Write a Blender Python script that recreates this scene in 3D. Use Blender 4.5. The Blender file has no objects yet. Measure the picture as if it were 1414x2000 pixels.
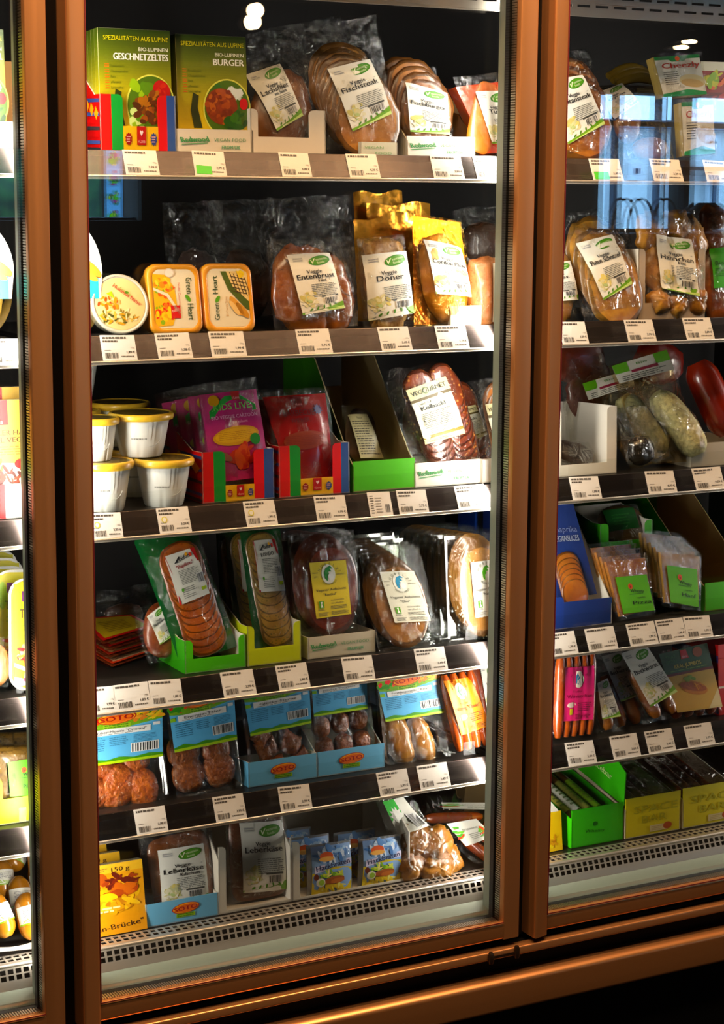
import bpy, math, random
from mathutils import Vector, Matrix, noise as mnoise

# ---------------------------------------------------------------- camera
S = bpy.context.scene
COL = S.collection
W_, H_ = 1414.0, 2000.0
VX, VZ = (7816.2, 430.0), (548.0, 23250.9)          # vanishing points of the shelves and of the posts
ax, ay = VX[0]-W_/2, VX[1]-H_/2
bx_, by_ = VZ[0]-W_/2, VZ[1]-H_/2
FP = math.sqrt(-(ax*bx_+ay*by_))
rX = Vector((ax, ay, FP)).normalized()
rD = Vector((bx_, by_, FP)).normalized()
rY = rX.cross(rD)
CAMP = Vector((-1.235, -2.56, 1.60))

def ray(px, py):
    d = Vector(((px-W_/2)/FP, (py-H_/2)/FP, 1.0))
    return Vector((rX.dot(d), rY.dot(d), -rD.dot(d)))
def P(px, py, Y):                                    # the point of the plane y=Y seen at a pixel
    d = ray(px, py)
    return CAMP + d*((Y-CAMP.y)/d.y)
def Pz(px, py, Z):                                   # the same for a level
    d = ray(px, py)
    return CAMP + d*((Z-CAMP.z)/d.z)
def mirror(px, py, Yw, g=0.012):                     # what the door glass mirrors there, on the plane y=Yw behind the viewer
    q = P(px, py, g); d = ray(px, py); d.y = -d.y
    return q + d*((Yw-g)/d.y)

cam = bpy.data.cameras.new('camera'); camo = bpy.data.objects.new('camera', cam); COL.objects.link(camo)
cam.sensor_fit = 'VERTICAL'; cam.sensor_height = 36; cam.lens = FP/H_*36
cam.clip_start = 0.05; cam.clip_end = 60
def w_of(c): return Vector((rX.dot(c), rY.dot(c), -rD.dot(c)))
cx_, cy_, cz_ = w_of(Vector((1, 0, 0))), w_of(Vector((0, -1, 0))), w_of(Vector((0, 0, -1)))
camo.matrix_world = Matrix(((cx_.x, cy_.x, cz_.x, CAMP.x), (cx_.y, cy_.y, cz_.y, CAMP.y), (cx_.z, cy_.z, cz_.z, CAMP.z), (0, 0, 0, 1)))
S.camera = camo

# ---------------------------------------------------------------- light
S.view_settings.view_transform = 'Standard'; S.view_settings.look = 'None'
S.view_settings.gamma = 1; S.view_settings.exposure = 0.38; S.view_settings.use_curve_mapping = False
cy = S.cycles
cy.transparent_max_bounces = 28; cy.max_bounces = 8; cy.diffuse_bounces = 3; cy.glossy_bounces = 4; cy.transmission_bounces = 4
cy.caustics_reflective = False; cy.caustics_refractive = False; cy.sample_clamp_indirect = 4.0
wd = bpy.data.worlds.new('daylight'); S.world = wd; wd.use_nodes = True
bg = wd.node_tree.nodes['Background']; bg.inputs[0].default_value = (0.33, 0.63, 1.0, 1); bg.inputs[1].default_value = 9.0

WARM = (1.0, 0.58, 0.27)
def area(name, loc, target, sx, sy, power, col, spread=180):
    l = bpy.data.lights.new(name, 'AREA'); l.shape = 'RECTANGLE'; l.size = sx; l.size_y = sy; l.energy = power; l.color = col
    l.spread = math.radians(spread)
    o = bpy.data.objects.new(name, l); COL.objects.link(o); o.location = loc
    o.rotation_euler = (Vector(target)-Vector(loc)).to_track_quat('-Z', 'Y').to_euler()
    return o
def spot(name, loc, target, power, col, ang=70, size=0.05):
    l = bpy.data.lights.new(name, 'SPOT'); l.energy = power; l.color = col; l.spot_size = math.radians(ang); l.spot_blend = 0.8; l.shadow_soft_size = size
    o = bpy.data.objects.new(name, l); COL.objects.link(o); o.location = loc
    o.rotation_euler = (Vector(target)-Vector(loc)).to_track_quat('-Z', 'Y').to_euler()
    return o

# ---------------------------------------------------------------- materials
def lin(c): return c/12.92 if c <= .04045 else ((c+.055)/1.055)**2.4
def rgb(h):
    h = h.lstrip('#')
    return tuple(lin(int(h[i:i+2], 16)/255) for i in (0, 2, 4))+(1,)
MATS = {}
def pm(name, color, rough=.5, metal=0, bump=0, bscale=40, spec=.5, coat=0, emit=None, estr=0):
    if name in MATS: return MATS[name]
    m = bpy.data.materials.new(name); m.use_nodes = True; nt = m.node_tree; b = nt.nodes['Principled BSDF']
    b.inputs['Base Color'].default_value = rgb(color) if isinstance(color, str) else color
    b.inputs['Roughness'].default_value = rough; b.inputs['Metallic'].default_value = metal
    b.inputs['Specular IOR Level'].default_value = spec; b.inputs['Coat Weight'].default_value = coat
    if emit: b.inputs['Emission Color'].default_value = rgb(emit); b.inputs['Emission Strength'].default_value = estr
    if bump:
        tc = nt.nodes.new('ShaderNodeTexCoord'); n = nt.nodes.new('ShaderNodeTexNoise'); n.inputs['Scale'].default_value = bscale; n.inputs['Detail'].default_value = 3
        bp = nt.nodes.new('ShaderNodeBump'); bp.inputs['Strength'].default_value = bump; bp.inputs['Distance'].default_value = .002
        nt.links.new(tc.outputs['Object'], n.inputs['Vector']); nt.links.new(n.outputs['Fac'], bp.inputs['Height']); nt.links.new(bp.outputs['Normal'], b.inputs['Normal'])
    MATS[name] = m; return m
def vivid(h):                                        # printing inks are purer than the lit colours read off the photograph
    r = rgb(h); g = .3*r[0]+.6*r[1]+.1*r[2]
    return tuple(min(1, max(.0, g+(c-g)*1.22)) for c in r[:3])+(1,)
def ink(h): return pm('ink_'+h.lstrip('#'), vivid(h), .42)
def metal(name, color, rough, stretch=(1, 1, 1), var=.12):                # brushed metal, fine streaks along one axis
    if name in MATS: return MATS[name]
    m = pm(name, color, rough, 1.0); nt = m.node_tree; b = nt.nodes['Principled BSDF']
    tc = nt.nodes.new('ShaderNodeTexCoord'); mp = nt.nodes.new('ShaderNodeMapping'); mp.inputs['Scale'].default_value = stretch
    n = nt.nodes.new('ShaderNodeTexNoise'); n.inputs['Scale'].default_value = 60; n.inputs['Detail'].default_value = 4
    mr = nt.nodes.new('ShaderNodeMapRange'); mr.inputs['To Min'].default_value = rough-var; mr.inputs['To Max'].default_value = rough+var
    nt.links.new(tc.outputs['Object'], mp.inputs['Vector']); nt.links.new(mp.outputs['Vector'], n.inputs['Vector']); nt.links.new(n.outputs['Fac'], mr.inputs['Value']); nt.links.new(mr.outputs['Result'], b.inputs['Roughness'])
    bp = nt.nodes.new('ShaderNodeBump'); bp.inputs['Strength'].default_value = .08; bp.inputs['Distance'].default_value = .001
    nt.links.new(n.outputs['Fac'], bp.inputs['Height']); nt.links.new(bp.outputs['Normal'], b.inputs['Normal'])
    return m
def deep(h):                                         # a richer, deeper tone of a colour
    r = [lin(int(h.lstrip('#')[i:i+2], 16)/255) for i in (0, 2, 4)]; g = (r[0]*.84, r[1]*.72, r[2]*.30)
    return ''.join('%02x' % round(255*(12.92*c if c <= .0031308 else 1.055*c**(1/2.4)-.055)) for c in g)
def food(name, c1, c2, scale=60, rough=.4, c3=None, bump=.4, coat=.3):    # mottled food surface, c3 = speckles
    if name in MATS: return MATS[name]
    c1, c2 = deep(c1), deep(c2); c3 = deep(c3) if c3 else None
    m = pm(name, c1, rough, coat=coat); nt = m.node_tree; b = nt.nodes['Principled BSDF']
    tc = nt.nodes.new('ShaderNodeTexCoord'); n = nt.nodes.new('ShaderNodeTexNoise'); n.inputs['Scale'].default_value = scale; n.inputs['Detail'].default_value = 5
    r = nt.nodes.new('ShaderNodeValToRGB'); e = r.color_ramp.elements
    e[0].position = .38; e[0].color = rgb(c1); e[1].position = .66; e[1].color = rgb(c2)
    nt.links.new(tc.outputs['Object'], n.inputs['Vector']); nt.links.new(n.outputs['Fac'], r.inputs['Fac'])
    out = r.outputs['Color']
    if c3:
        v = nt.nodes.new('ShaderNodeTexVoronoi'); v.inputs['Scale'].default_value = scale*3.2
        r2 = nt.nodes.new('ShaderNodeValToRGB'); r2.color_ramp.elements[0].position = .16; r2.color_ramp.elements[0].color = (1, 1, 1, 1); r2.color_ramp.elements[1].position = .26; r2.color_ramp.elements[1].color = (0, 0, 0, 1)
        mx = nt.nodes.new('ShaderNodeMix'); mx.data_type = 'RGBA'; mx.inputs['B'].default_value = rgb(c3)
        nt.links.new(tc.outputs['Object'], v.inputs['Vector']); nt.links.new(v.outputs['Distance'], r2.inputs['Fac']); nt.links.new(r2.outputs['Color'], mx.inputs['Factor']); nt.links.new(out, mx.inputs['A']); out = mx.outputs['Result']
    nt.links.new(out, b.inputs['Base Color'])
    bp = nt.nodes.new('ShaderNodeBump'); bp.inputs['Strength'].default_value = bump; bp.inputs['Distance'].default_value = .004
    nt.links.new(n.outputs['Fac'], bp.inputs['Height']); nt.links.new(bp.outputs['Normal'], b.inputs['Normal'])
    return m
def clear(name, tint='ffffff', rough=.08, k=1.0, base=.0, bump=.0, bscale=25, ior=1.45, gcol=(1, 1, 1, 1)):      # thin film or sheet: see-through, mirrors by Fresnel
    if name in MATS: return MATS[name]
    m = bpy.data.materials.new(name); m.use_nodes = True; nt = m.node_tree; nt.nodes.remove(nt.nodes['Principled BSDF'])
    o = nt.nodes['Material Output']; t = nt.nodes.new('ShaderNodeBsdfTransparent'); t.inputs['Color'].default_value = rgb(tint)
    g = nt.nodes.new('ShaderNodeBsdfGlossy'); g.inputs['Roughness'].default_value = rough; g.inputs['Color'].default_value = gcol
    f = nt.nodes.new('ShaderNodeFresnel'); gm = nt.nodes.new('ShaderNodeNewGeometry'); mi_ = nt.nodes.new('ShaderNodeMath'); mi_.operation = 'MULTIPLY_ADD'; mi_.inputs[1].default_value = 1/ior-ior; mi_.inputs[2].default_value = ior
    nt.links.new(gm.outputs['Backfacing'], mi_.inputs[0]); nt.links.new(mi_.outputs[0], f.inputs['IOR'])      # same mirror strength from either side
    ma = nt.nodes.new('ShaderNodeMath'); ma.operation = 'MULTIPLY_ADD'; ma.inputs[1].default_value = k; ma.inputs[2].default_value = base; ma.use_clamp = True
    mx = nt.nodes.new('ShaderNodeMixShader')
    nt.links.new(f.outputs[0], ma.inputs[0]); nt.links.new(ma.outputs[0], mx.inputs[0]); nt.links.new(t.outputs[0], mx.inputs[1]); nt.links.new(g.outputs[0], mx.inputs[2]); nt.links.new(mx.outputs[0], o.inputs['Surface'])
    if bump:
        tc = nt.nodes.new('ShaderNodeTexCoord'); n = nt.nodes.new('ShaderNodeTexNoise'); n.inputs['Scale'].default_value = bscale; n.inputs['Detail'].default_value = 4; n.inputs['Distortion'].default_value = 1.2
        bp = nt.nodes.new('ShaderNodeBump'); bp.inputs['Strength'].default_value = bump; bp.inputs['Distance'].default_value = .012
        nt.links.new(tc.outputs['Object'], n.inputs['Vector']); nt.links.new(n.outputs['Fac'], bp.inputs['Height']); nt.links.new(bp.outputs['Normal'], g.inputs['Normal']); nt.links.new(bp.outputs['Normal'], f.inputs['Normal'])
    MATS[name] = m; return m
FILM = clear('clear_film', 'fcfcfa', .09, 1.0, .0, 1.3, 34)
FILM2 = clear('crumpled_film', 'f9f9f6', .10, 1.15, .0, 1.9, 38)
GOLDF = clear('gold_tinted_film', 'fae6bc', .14, 1.5, .04, 1.2, 30, gcol=rgb('ffd27a'))
GREENF = pm('green_film', '0e5a26', .16, 0, .6, 22, coat=.6)
TRAYP = clear('clear_tray_plastic', 'f6f9f7', .08, 1.5, .03)
GLASS = clear('door_glass', 'fdfdfc', .0, 1.0, .03, ior=1.5)
ACRYL = clear('clear_acrylic', 'fbfcfb', .05, .15, .0)
CARD = pm('brown_cardboard', '9a7a4c', .8, 0, .2, 90)
WCARD = pm('white_cardboard', 'e8e0d0', .65)

# ---------------------------------------------------------------- mesh building
class MB:
    def __init__(s): s.v = []; s.f = []; s.mi = []; s.sm = []; s.mats = []
    def m(s, mat):
        if mat not in s.mats: s.mats.append(mat)
        return s.mats.index(mat)
    def add(s, vs, fs, mat, smooth=False):
        b = len(s.v); s.v += [tuple(v) for v in vs]; k = s.m(mat)
        for f in fs: s.f.append([b+i for i in f]); s.mi.append(k); s.sm.append(smooth)
    def box(s, x0, x1, y0, y1, z0, z1, mat):
        s.add([(x, y, z) for x in (x0, x1) for y in (y0, y1) for z in (z0, z1)],
              [(0, 1, 3, 2), (4, 6, 7, 5), (0, 4, 5, 1), (2, 3, 7, 6), (0, 2, 6, 4), (1, 5, 7, 3)], mat)
    def grid(s, fn, nu, nv, mat, smooth=True):
        s.add([fn(i/nu, j/nv) for j in range(nv+1) for i in range(nu+1)],
              [(j*(nu+1)+i, j*(nu+1)+i+1, (j+1)*(nu+1)+i+1, (j+1)*(nu+1)+i) for j in range(nv) for i in range(nu)], mat, smooth)
    def loft(s, loops, mat, cap0=True, cap1=True, smooth=True, close=True):
        n = len(loops[0]); fs = []
        for k in range(len(loops)-1):
            for i in range(n if close else n-1):
                fs.append((k*n+i, k*n+(i+1) % n, (k+1)*n+(i+1) % n, (k+1)*n+i))
        s.add([p for l in loops for p in l], fs, mat, smooth)
        if cap0: s.add(loops[0], [tuple(range(n))[::-1]], mat)
        if cap1: s.add(loops[-1], [tuple(range(n))], mat)
    def prismY(s, poly, y0, y1, mat): s.loft([[(x, y0, z) for x, z in poly], [(x, y1, z) for x, z in poly]], mat, smooth=False)
    def prismX(s, poly, x0, x1, mat, smooth=False): s.loft([[(x0, y, z) for y, z in poly], [(x1, y, z) for y, z in poly]], mat, smooth=smooth)
    def prismZ(s, poly, z0, z1, mat): s.loft([[(x, y, z0) for x, y in poly], [(x, y, z1) for x, y in poly]], mat, smooth=False)
    def tube(s, path, r, mat, n=10, cap=True):
        loops = []; path = [Vector(p) for p in path]
        for i, p in enumerate(path):
            t = (path[min(i+1, len(path)-1)]-path[max(i-1, 0)]).normalized()
            a = t.cross(Vector((0, 1, 0.13))).normalized(); b = t.cross(a)
            rr = r(i/(len(path)-1)) if callable(r) else r
            loops.append([tuple(p+(a*math.cos(q*2*math.pi/n)+b*math.sin(q*2*math.pi/n))*rr) for q in range(n)])
        s.loft(loops, mat, cap, cap)
    def lathe(s, prof, mat, cx=0, cy=0, n=40, cap0=True, cap1=True, rib=None):
        loops = []
        for r, z in prof:
            loops.append([(cx+(r+(rib(q, z) if rib else 0))*math.cos(2*math.pi*q/n), cy+(r+(rib(q, z) if rib else 0))*math.sin(2*math.pi*q/n), z) for q in range(n)])
        s.loft(loops, mat, cap0, cap1)
    def dome(s, cx, cz, rx, rz, ht, mat, rot=0, y0=0, p=2.4, nz=.0, seed=0, nr=7, ns=30, q=2.0, rim=None):
        ca, sa = math.cos(rot), math.sin(rot); loops = []
        for k in range(nr+1):
            r = (math.sin(k/nr*math.pi/2) if k else 0.02) if q < 4 else (.02, .3, .6, .8, .87, .93, .975, 1)[min(k, 7)]
            L = []
            for i in range(ns):
                t = 2*math.pi*i/ns; c, d = math.cos(t), math.sin(t)
                c = math.copysign(abs(c)**(2/p), c); d = math.copysign(abs(d)**(2/p), d)
                u, w = rx*r*c, rz*r*d; x, z = cx+u*ca-w*sa, cz+u*sa+w*ca
                e = (mnoise.noise((x*60+seed*7.3, z*60, seed*3.1))+.7*mnoise.noise((x*170, z*170+seed, seed)))*nz if nz else 0
                x += (x-cx)*e*2.2; z += (z-cz)*e*2.2
                L.append((x, y0-ht*max(0, 1-r**q)**.5*(1+1.6*e), z))
            loops.append(L)
        if rim: s.loft(loops[:3:-1], rim, True, False); s.loft(loops[4::-1], mat, False, True)
        else: s.loft(loops[::-1], mat)
    def build(s, name, parent=None, M=None):
        me = bpy.data.meshes.new(name); me.from_pydata(s.v, [], s.f)
        for m in s.mats: me.materials.append(m)
        me.polygons.foreach_set('material_index', s.mi); me.polygons.foreach_set('use_smooth', s.sm); me.update()
        o = bpy.data.objects.new(name, me); COL.objects.link(o)
        if parent: o.parent = parent
        if M: o.matrix_world = M
        return o
def tag(o, label=None, cat=None, group=None, kind=None):
    if label: o['label'] = label
    if cat: o['category'] = cat
    if group: o['group'] = group
    if kind: o['kind'] = kind
    return o
def thing(name, label, cat, M=None, group=None):
    o = bpy.data.objects.new(name, None); COL.objects.link(o); o.empty_display_size = .03
    if M is not None: o.matrix_world = M
    return tag(o, label, cat, group)
def copy_thing(o, off, label, turn=0, group=None):           # the thing and its parts, shifted in its own axes
    kids = {}
    for x in bpy.data.objects:
        if x.parent: kids.setdefault(x.parent.name, []).append(x)
    def cp(a, par):
        c = a.copy(); COL.objects.link(c)
        if par: c.parent = par
        for k in kids.get(a.name, []): cp(k, c)
        return c
    r = cp(o, None); r.matrix_world = o.matrix_world @ Matrix.Translation(off) @ Matrix.Rotation(math.radians(turn), 4, 'Y')
    r['label'] = label
    if group: r['group'] = group
    return r
def rrect(w, h, r, y, cx=0, cz=0, n=6):
    pts = []
    for sx, sz, a0 in ((1, 1, 0), (-1, 1, 90), (-1, -1, 180), (1, -1, 270)):
        for k in range(n+1):
            a = math.radians(a0+90*k/n)
            pts.append((cx+sx*(w/2-r)+r*math.cos(a), y, cz+sz*(h/2-r)+r*math.sin(a)))
    return pts
def oval(rx, rz, y, cx=0, cz=0, n=40): return [(cx+rx*math.cos(2*math.pi*i/n), y, cz+rz*math.sin(2*math.pi*i/n)) for i in range(n)]

# ---------------------------------------------------------------- printing: flat coloured shapes and letters just above a surface
TXT = {}
def textmesh(t):
    if t in TXT: return TXT[t]
    c = bpy.data.curves.new('t', 'FONT'); c.body = t; c.size = 1; c.resolution_u = 2
    o = bpy.data.objects.new('t', c); me = bpy.data.meshes.new_from_object(o)
    r = ([(v.co.x, v.co.y) for v in me.vertices], [tuple(p.vertices) for p in me.polygons])
    bpy.data.objects.remove(o); bpy.data.curves.remove(c); bpy.data.meshes.remove(me)
    TXT[t] = r; return r
class Pr:
    def __init__(s, mb, quad, W, H, hf=None, eps=.0006, plane=None, step=.00018):
        s.mb, s.q, s.W, s.H, s.hf, s.eps, s.plane, s.step = mb, quad, W, H, hf, eps, plane, (step*1.8 if hf else step)     # quad = TL, TR, BR, BL in local (x, z)
    def pt(s, u, v, L=0):
        a, b = u/s.W, v/s.H; tl, tr, br, bl = s.q
        x = (bl[0]*(1-a)+br[0]*a)*(1-b)+(tl[0]*(1-a)+tr[0]*a)*b
        z = (bl[1]*(1-a)+br[1]*a)*(1-b)+(tl[1]*(1-a)+tr[1]*a)*b
        d = s.eps+L*s.step
        if s.plane: return s.plane(x, z, d)
        return (x, -(s.hf(x, z) if s.hf else 0)-d, z)
    def rect(s, u0, v0, u1, v1, col, L=1, n=None):
        n = n or (5 if s.hf else 1)
        s.mb.grid(lambda a, b: s.pt(u0+(u1-u0)*a, v0+(v1-v0)*b, L), n, n, ink(col), bool(s.hf))
    def base(s, col): s.rect(0, 0, s.W, s.H, col, 0, 10 if s.hf else 1)
    def poly(s, pts, col, L=1): s.mb.add([s.pt(u, v, L) for u, v in pts], [tuple(range(len(pts)))], ink(col))
    def ell(s, cu, cv, ru, rv, col, L=1, rot=0, n=22):
        c, d = math.cos(math.radians(rot)), math.sin(math.radians(rot))
        if s.hf and max(ru/s.W, rv/s.H) > .1:                            # large spots follow a curved surface in rings
            R = [[s.pt(cu+(ru*math.cos(t)*c-rv*math.sin(t)*d)*q, cv+(ru*math.cos(t)*d+rv*math.sin(t)*c)*q, L) for t in [2*math.pi*k/n for k in range(n)]] for q in (1, .75, .5, .25)]
            s.mb.loft(R, ink(col), False, True, False); return
        s.poly([(cu+ru*math.cos(t)*c-rv*math.sin(t)*d, cv+ru*math.cos(t)*d+rv*math.sin(t)*c) for t in [2*math.pi*k/n for k in range(n)]], col, L)
    def text(s, t, u, v, size, col, L=3, al='l', sx=1, rot=0, bold=0, fit=None):
        vs, fs = textmesh(t)
        if not vs: return
        x0, x1 = min(p[0] for p in vs), max(p[0] for p in vs); w = (x1-x0)*size*sx
        if fit and w > 0: sx *= fit/w; w = fit
        o = {'l': 0, 'c': -w/2, 'r': -w}[al]
        c, d = math.cos(math.radians(rot)), math.sin(math.radians(rot))
        for k in range(2 if bold else 1):
            pts = []
            for p in vs:
                a, b = (p[0]-x0)*size*sx+o+k*bold, p[1]*size
                pts.append(s.pt(u+a*c-b*d, v+a*d+b*c, L+.2*k))
            s.mb.add(pts, fs, ink(col))
    def arc(s, t, cu, cv, r, a0, a1, size, col, L=3):                   # letters along an arc
        for k, ch in enumerate(t):
            if ch == ' ': continue
            a = a0+(a1-a0)*k/max(1, len(t)-1); q = math.radians(a)
            s.text(ch, cu+r*math.cos(q), cv+r*math.sin(q), size, col, L, 'c', rot=a-90 if a0 > a1 else a+90)
    def lines(s, u0, v0, u1, v1, n, col='5a5a58', L=2, seed=1, fill=.4):  # rows of fine print
        rn = random.Random(seed); dv = (v1-v0)/n
        for k in range(n):
            u = u0; end = u1-(u1-u0)*rn.random()*.25; y = v1-(k+.75)*dv
            while u < end:
                w = (u1-u0)*rn.uniform(.06, .2); s.rect(u, y, min(u+w, end), y+dv*fill, col, L, 1); u += w+(u1-u0)*.025
    def bars(s, u0, v0, u1, v1, col='2a2a2a', L=3, seed=2, white=True):
        rn = random.Random(seed)
        if white: s.rect(u0-(u1-u0)*.05, v0-(v1-v0)*.06, u1+(u1-u0)*.05, v1+(v1-v0)*.06, 'f2efe8', L-.5, 1)
        u = u0
        while u < u1:
            w = (u1-u0)*rn.choice((.02, .02, .04, .06)); s.rect(u, v0, min(u+w, u1), v1, col, L, 1); u += w+(u1-u0)*rn.choice((.02, .03, .05))
    def bits(s, cu, cv, ru, rv, cols, n, seed=1, L=2, size=.25, sq=1):    # a food picture made of overlapping flecks
        rn = random.Random(seed)
        for k in range(n):
            t = rn.random()*6.283; r = math.sqrt(rn.random()); z = size*rn.uniform(.5, 1.3)
            s.ell(cu+ru*(1-z*.6)*r*math.cos(t), cv+rv*(1-z*.6)*r*math.sin(t), ru*z, rv*z*rn.uniform(.45, 1)*sq, rn.choice(cols), L+k*.04, rn.uniform(0, 180), 10)

# ---------------------------------------------------------------- frames from the photograph's corners
class Fr:
    def __init__(s, bl, br, tl, Y=None, z=None, lean=6, Yr=None, level=False):
        if Y is None:
            lo = bl if Pz(*bl, z).y < Pz(*br, z).y and False else (bl if bl[1] > br[1] else br)
            Y = min(max(Pz(*lo, z).y, .137), .5)
        A, B = P(*bl, Y), P(*br, Yr if Yr is not None else Y)
        if z is not None: dz = z+.0006-min(A.z, B.z); A.z += dz; B.z += dz
        if level: A.z = B.z = min(A.z, B.z)
        s.Y = Y; ex = (B-A).normalized(); a = math.radians(lean)
        yd = Vector((-ex.y, ex.x, 0)).normalized()
        v = yd*math.sin(a)+Vector((0, 0, math.cos(a)))
        ez = (v-ex*v.dot(ex)).normalized(); ey = ez.cross(ex)
        s.M = Matrix(((ex.x, ey.x, ez.x, A.x), (ex.y, ey.y, ez.y, A.y), (ex.z, ey.z, ez.z, A.z), (0, 0, 0, 1)))
        s.Mi = s.M.inverted(); s.w = (B-A).length; s.h = s.uv(*tl)[1]
    def uv(s, px, py, y=0):                          # local (x, z) of a pixel on the plane y of this frame
        o = s.Mi @ CAMP; d = s.Mi.to_3x3() @ ray(px, py)
        q = o+d*((y-o.y)/d.y)
        return (q.x, q.z)
    def quad(s, pts, y=0): return [s.uv(*p, y) for p in pts]

# ---------------------------------------------------------------- lamps of the place
MUL = [-.367-.797, -.367, .430, .430+.797]             # the dark gaps between the doors
for k, mx in enumerate(MUL):                           # cold-room lamps fixed behind the door posts
    if k: area('post_lamp_light', (mx-.008, .092, 1.18), (mx-.40, .30, 1.18), .022, 1.46, 4.6, (1, .96, .91), 165)
    if k < 3: area('post_lamp_light', (mx+.034, .092, 1.18), (mx+.35, .26, 1.18), .022, 1.46, 4.2, (1, .96, .90), 165)
for x_, t_ in ((-.75, -.45), (.15, .1), (1.0, .8)): spot('ceiling_spot_light', (x_, -.42, 2.80), (t_, .05, 1.15), 88, WARM, 120, .06)
area('ceiling_wash_light', (.2, -1.05, 2.98), (.2, 0, 1.0), 2.8, .3, 30, (1, .66, .38), 150)

# ---------------------------------------------------------------- the shop: floor, ceiling, walls, windows
def struct(name, mb, M=None): return tag(mb.build(name, M=M), kind='structure')
WALLP = pm('shop_wall_paint', '2a221c', .8); CEILP = pm('shop_ceiling_paint', '1c1714', .8); FLOORM = pm('shop_floor_tile', '16120f', .8, spec=.1)
def slab(name, x0, x1, y0, y1, z0, z1, m):
    b = MB(); b.box(x0, x1, y0, y1, z0, z1, m); return struct(name, b)
slab('floor', -4, 8, -5.2, 1.2, -.1, 0, FLOORM)
slab('ceiling', -4, 8, -5.2, 1.2, 3.1, 3.2, CEILP)
slab('wall_left', -4.1, -4, -5.2, 1.2, 0, 3.1, WALLP)
slab('wall_right', 8, 8.1, -5.2, 1.2, 0, 3.1, WALLP)
slab('wall_back', -4, 8, .9, 1.0, 0, 3.1, WALLP)
WY = -5.0
def wx(px, py=300): return mirror(px, py, WY).x
def wz(py, px=1290): return mirror(px, py, WY).z
WIN1 = (wx(1180), 6.6, 1.15, wz(183)); WIN2 = (.80, wx(276, 380), wz(431, 220), wz(292, 220))
b = MB()
xs = [-4, WIN2[0], WIN2[1], WIN1[0], WIN1[1], 8]
for i in range(5):
    hole = {1: WIN2, 3: WIN1}.get(i)
    if hole:
        b.box(xs[i], xs[i+1], WY-.2, WY, 0, hole[2], WALLP); b.box(xs[i], xs[i+1], WY-.2, WY, hole[3], 3.1, WALLP)
    else: b.box(xs[i], xs[i+1], WY-.2, WY, 0, 3.1, WALLP)
struct('wall_front', b)
DARKF = pm('dark_window_frame', '1c1816', .5); PALEF = pm('pale_window_frame', '6d7f94', .5)
b = MB(); p0, p1 = wx(1345), wx(1366)
b.box(p0, p1, WY-.15, WY-.03, WIN1[2], WIN1[3], DARKF)
for px in (1232, 1316):
    b.box(wx(px)-.012, wx(px)+.012, WY-.15, WY-.08, WIN1[2], WIN1[3], PALEF)
b.box(WIN1[0], WIN1[1], WY-.15, WY-.08, wz(241)-.012, wz(241)+.012, PALEF)
o = struct('window_1', b)
b = MB(); b.box(WIN1[0], WIN1[1], WY-.118, WY-.112, WIN1[2], WIN1[3], clear('window_glass', 'f0f6fa', .02, .8, .0)); o2 = b.build('window_pane', o)
b = MB(); b.box(wx(163, 380), wx(163, 380)+.03, WY-.14, WY-.06, WIN2[2], WIN2[3], DARKF); b.box(WIN2[0], WIN2[1], WY-.14, WY-.06, WIN2[2], WIN2[2]+.012, PALEF)
struct('window_2', b)
# the street outside the windows
FY = -13.0
FAC = pm('house_render', 'e2e4e2', .8); ROOF = pm('house_roof', '5f6f86', .7); DK = pm('house_window_dark', '1f3550', .2); WHT = pm('house_window_frame', 'f2f4f6', .6)
def fx(px, py): return mirror(px, py, FY).x
def fz(py, px=1290): return mirror(px, py, FY).z
hs = thing('street_house', 'pale rendered house across the street seen mirrored in the door glass', 'house', Matrix.Translation((9, FY, 0)))
def hbox(name, x0, x1, y0, y1, z0, z1, m, par=None):
    q = MB(); q.box(x0-9, x1-9, y0-FY, y1-FY, z0, z1, m); return q.build(name, par or hs)
hbox('wall', fx(1150, 300), 16, FY-4, FY, 0, fz(252), FAC)
hbox('roof', fx(1150, 300)-.2, 16.2, FY-4.2, FY+.15, fz(252), fz(236), ROOF)
for px0, px1, py0, py1 in ((1200, 1218, 262, 282), (1290, 1318, 334, 420), (1322, 1344, 334, 420), (1370, 1400, 262, 290), (1376, 1405, 338, 420), (1225, 1252, 318, 352)):
    w_ = hbox('window', fx(px0, py0), fx(px1, py0), FY, FY+.06, fz(py1), fz(py0), WHT)
    q = MB(); a_ = .06; q.box(fx(px0, py0)-9+a_, fx(px1, py0)-9-a_, .06, .08, fz(py1)+a_, fz(py0)-a_, DK); q.build('window_pane', w_)
hbox('shop_awning', fx(1284, 330), fx(1412, 330), FY, FY+.5, fz(332), fz(326), DARKF)
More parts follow.
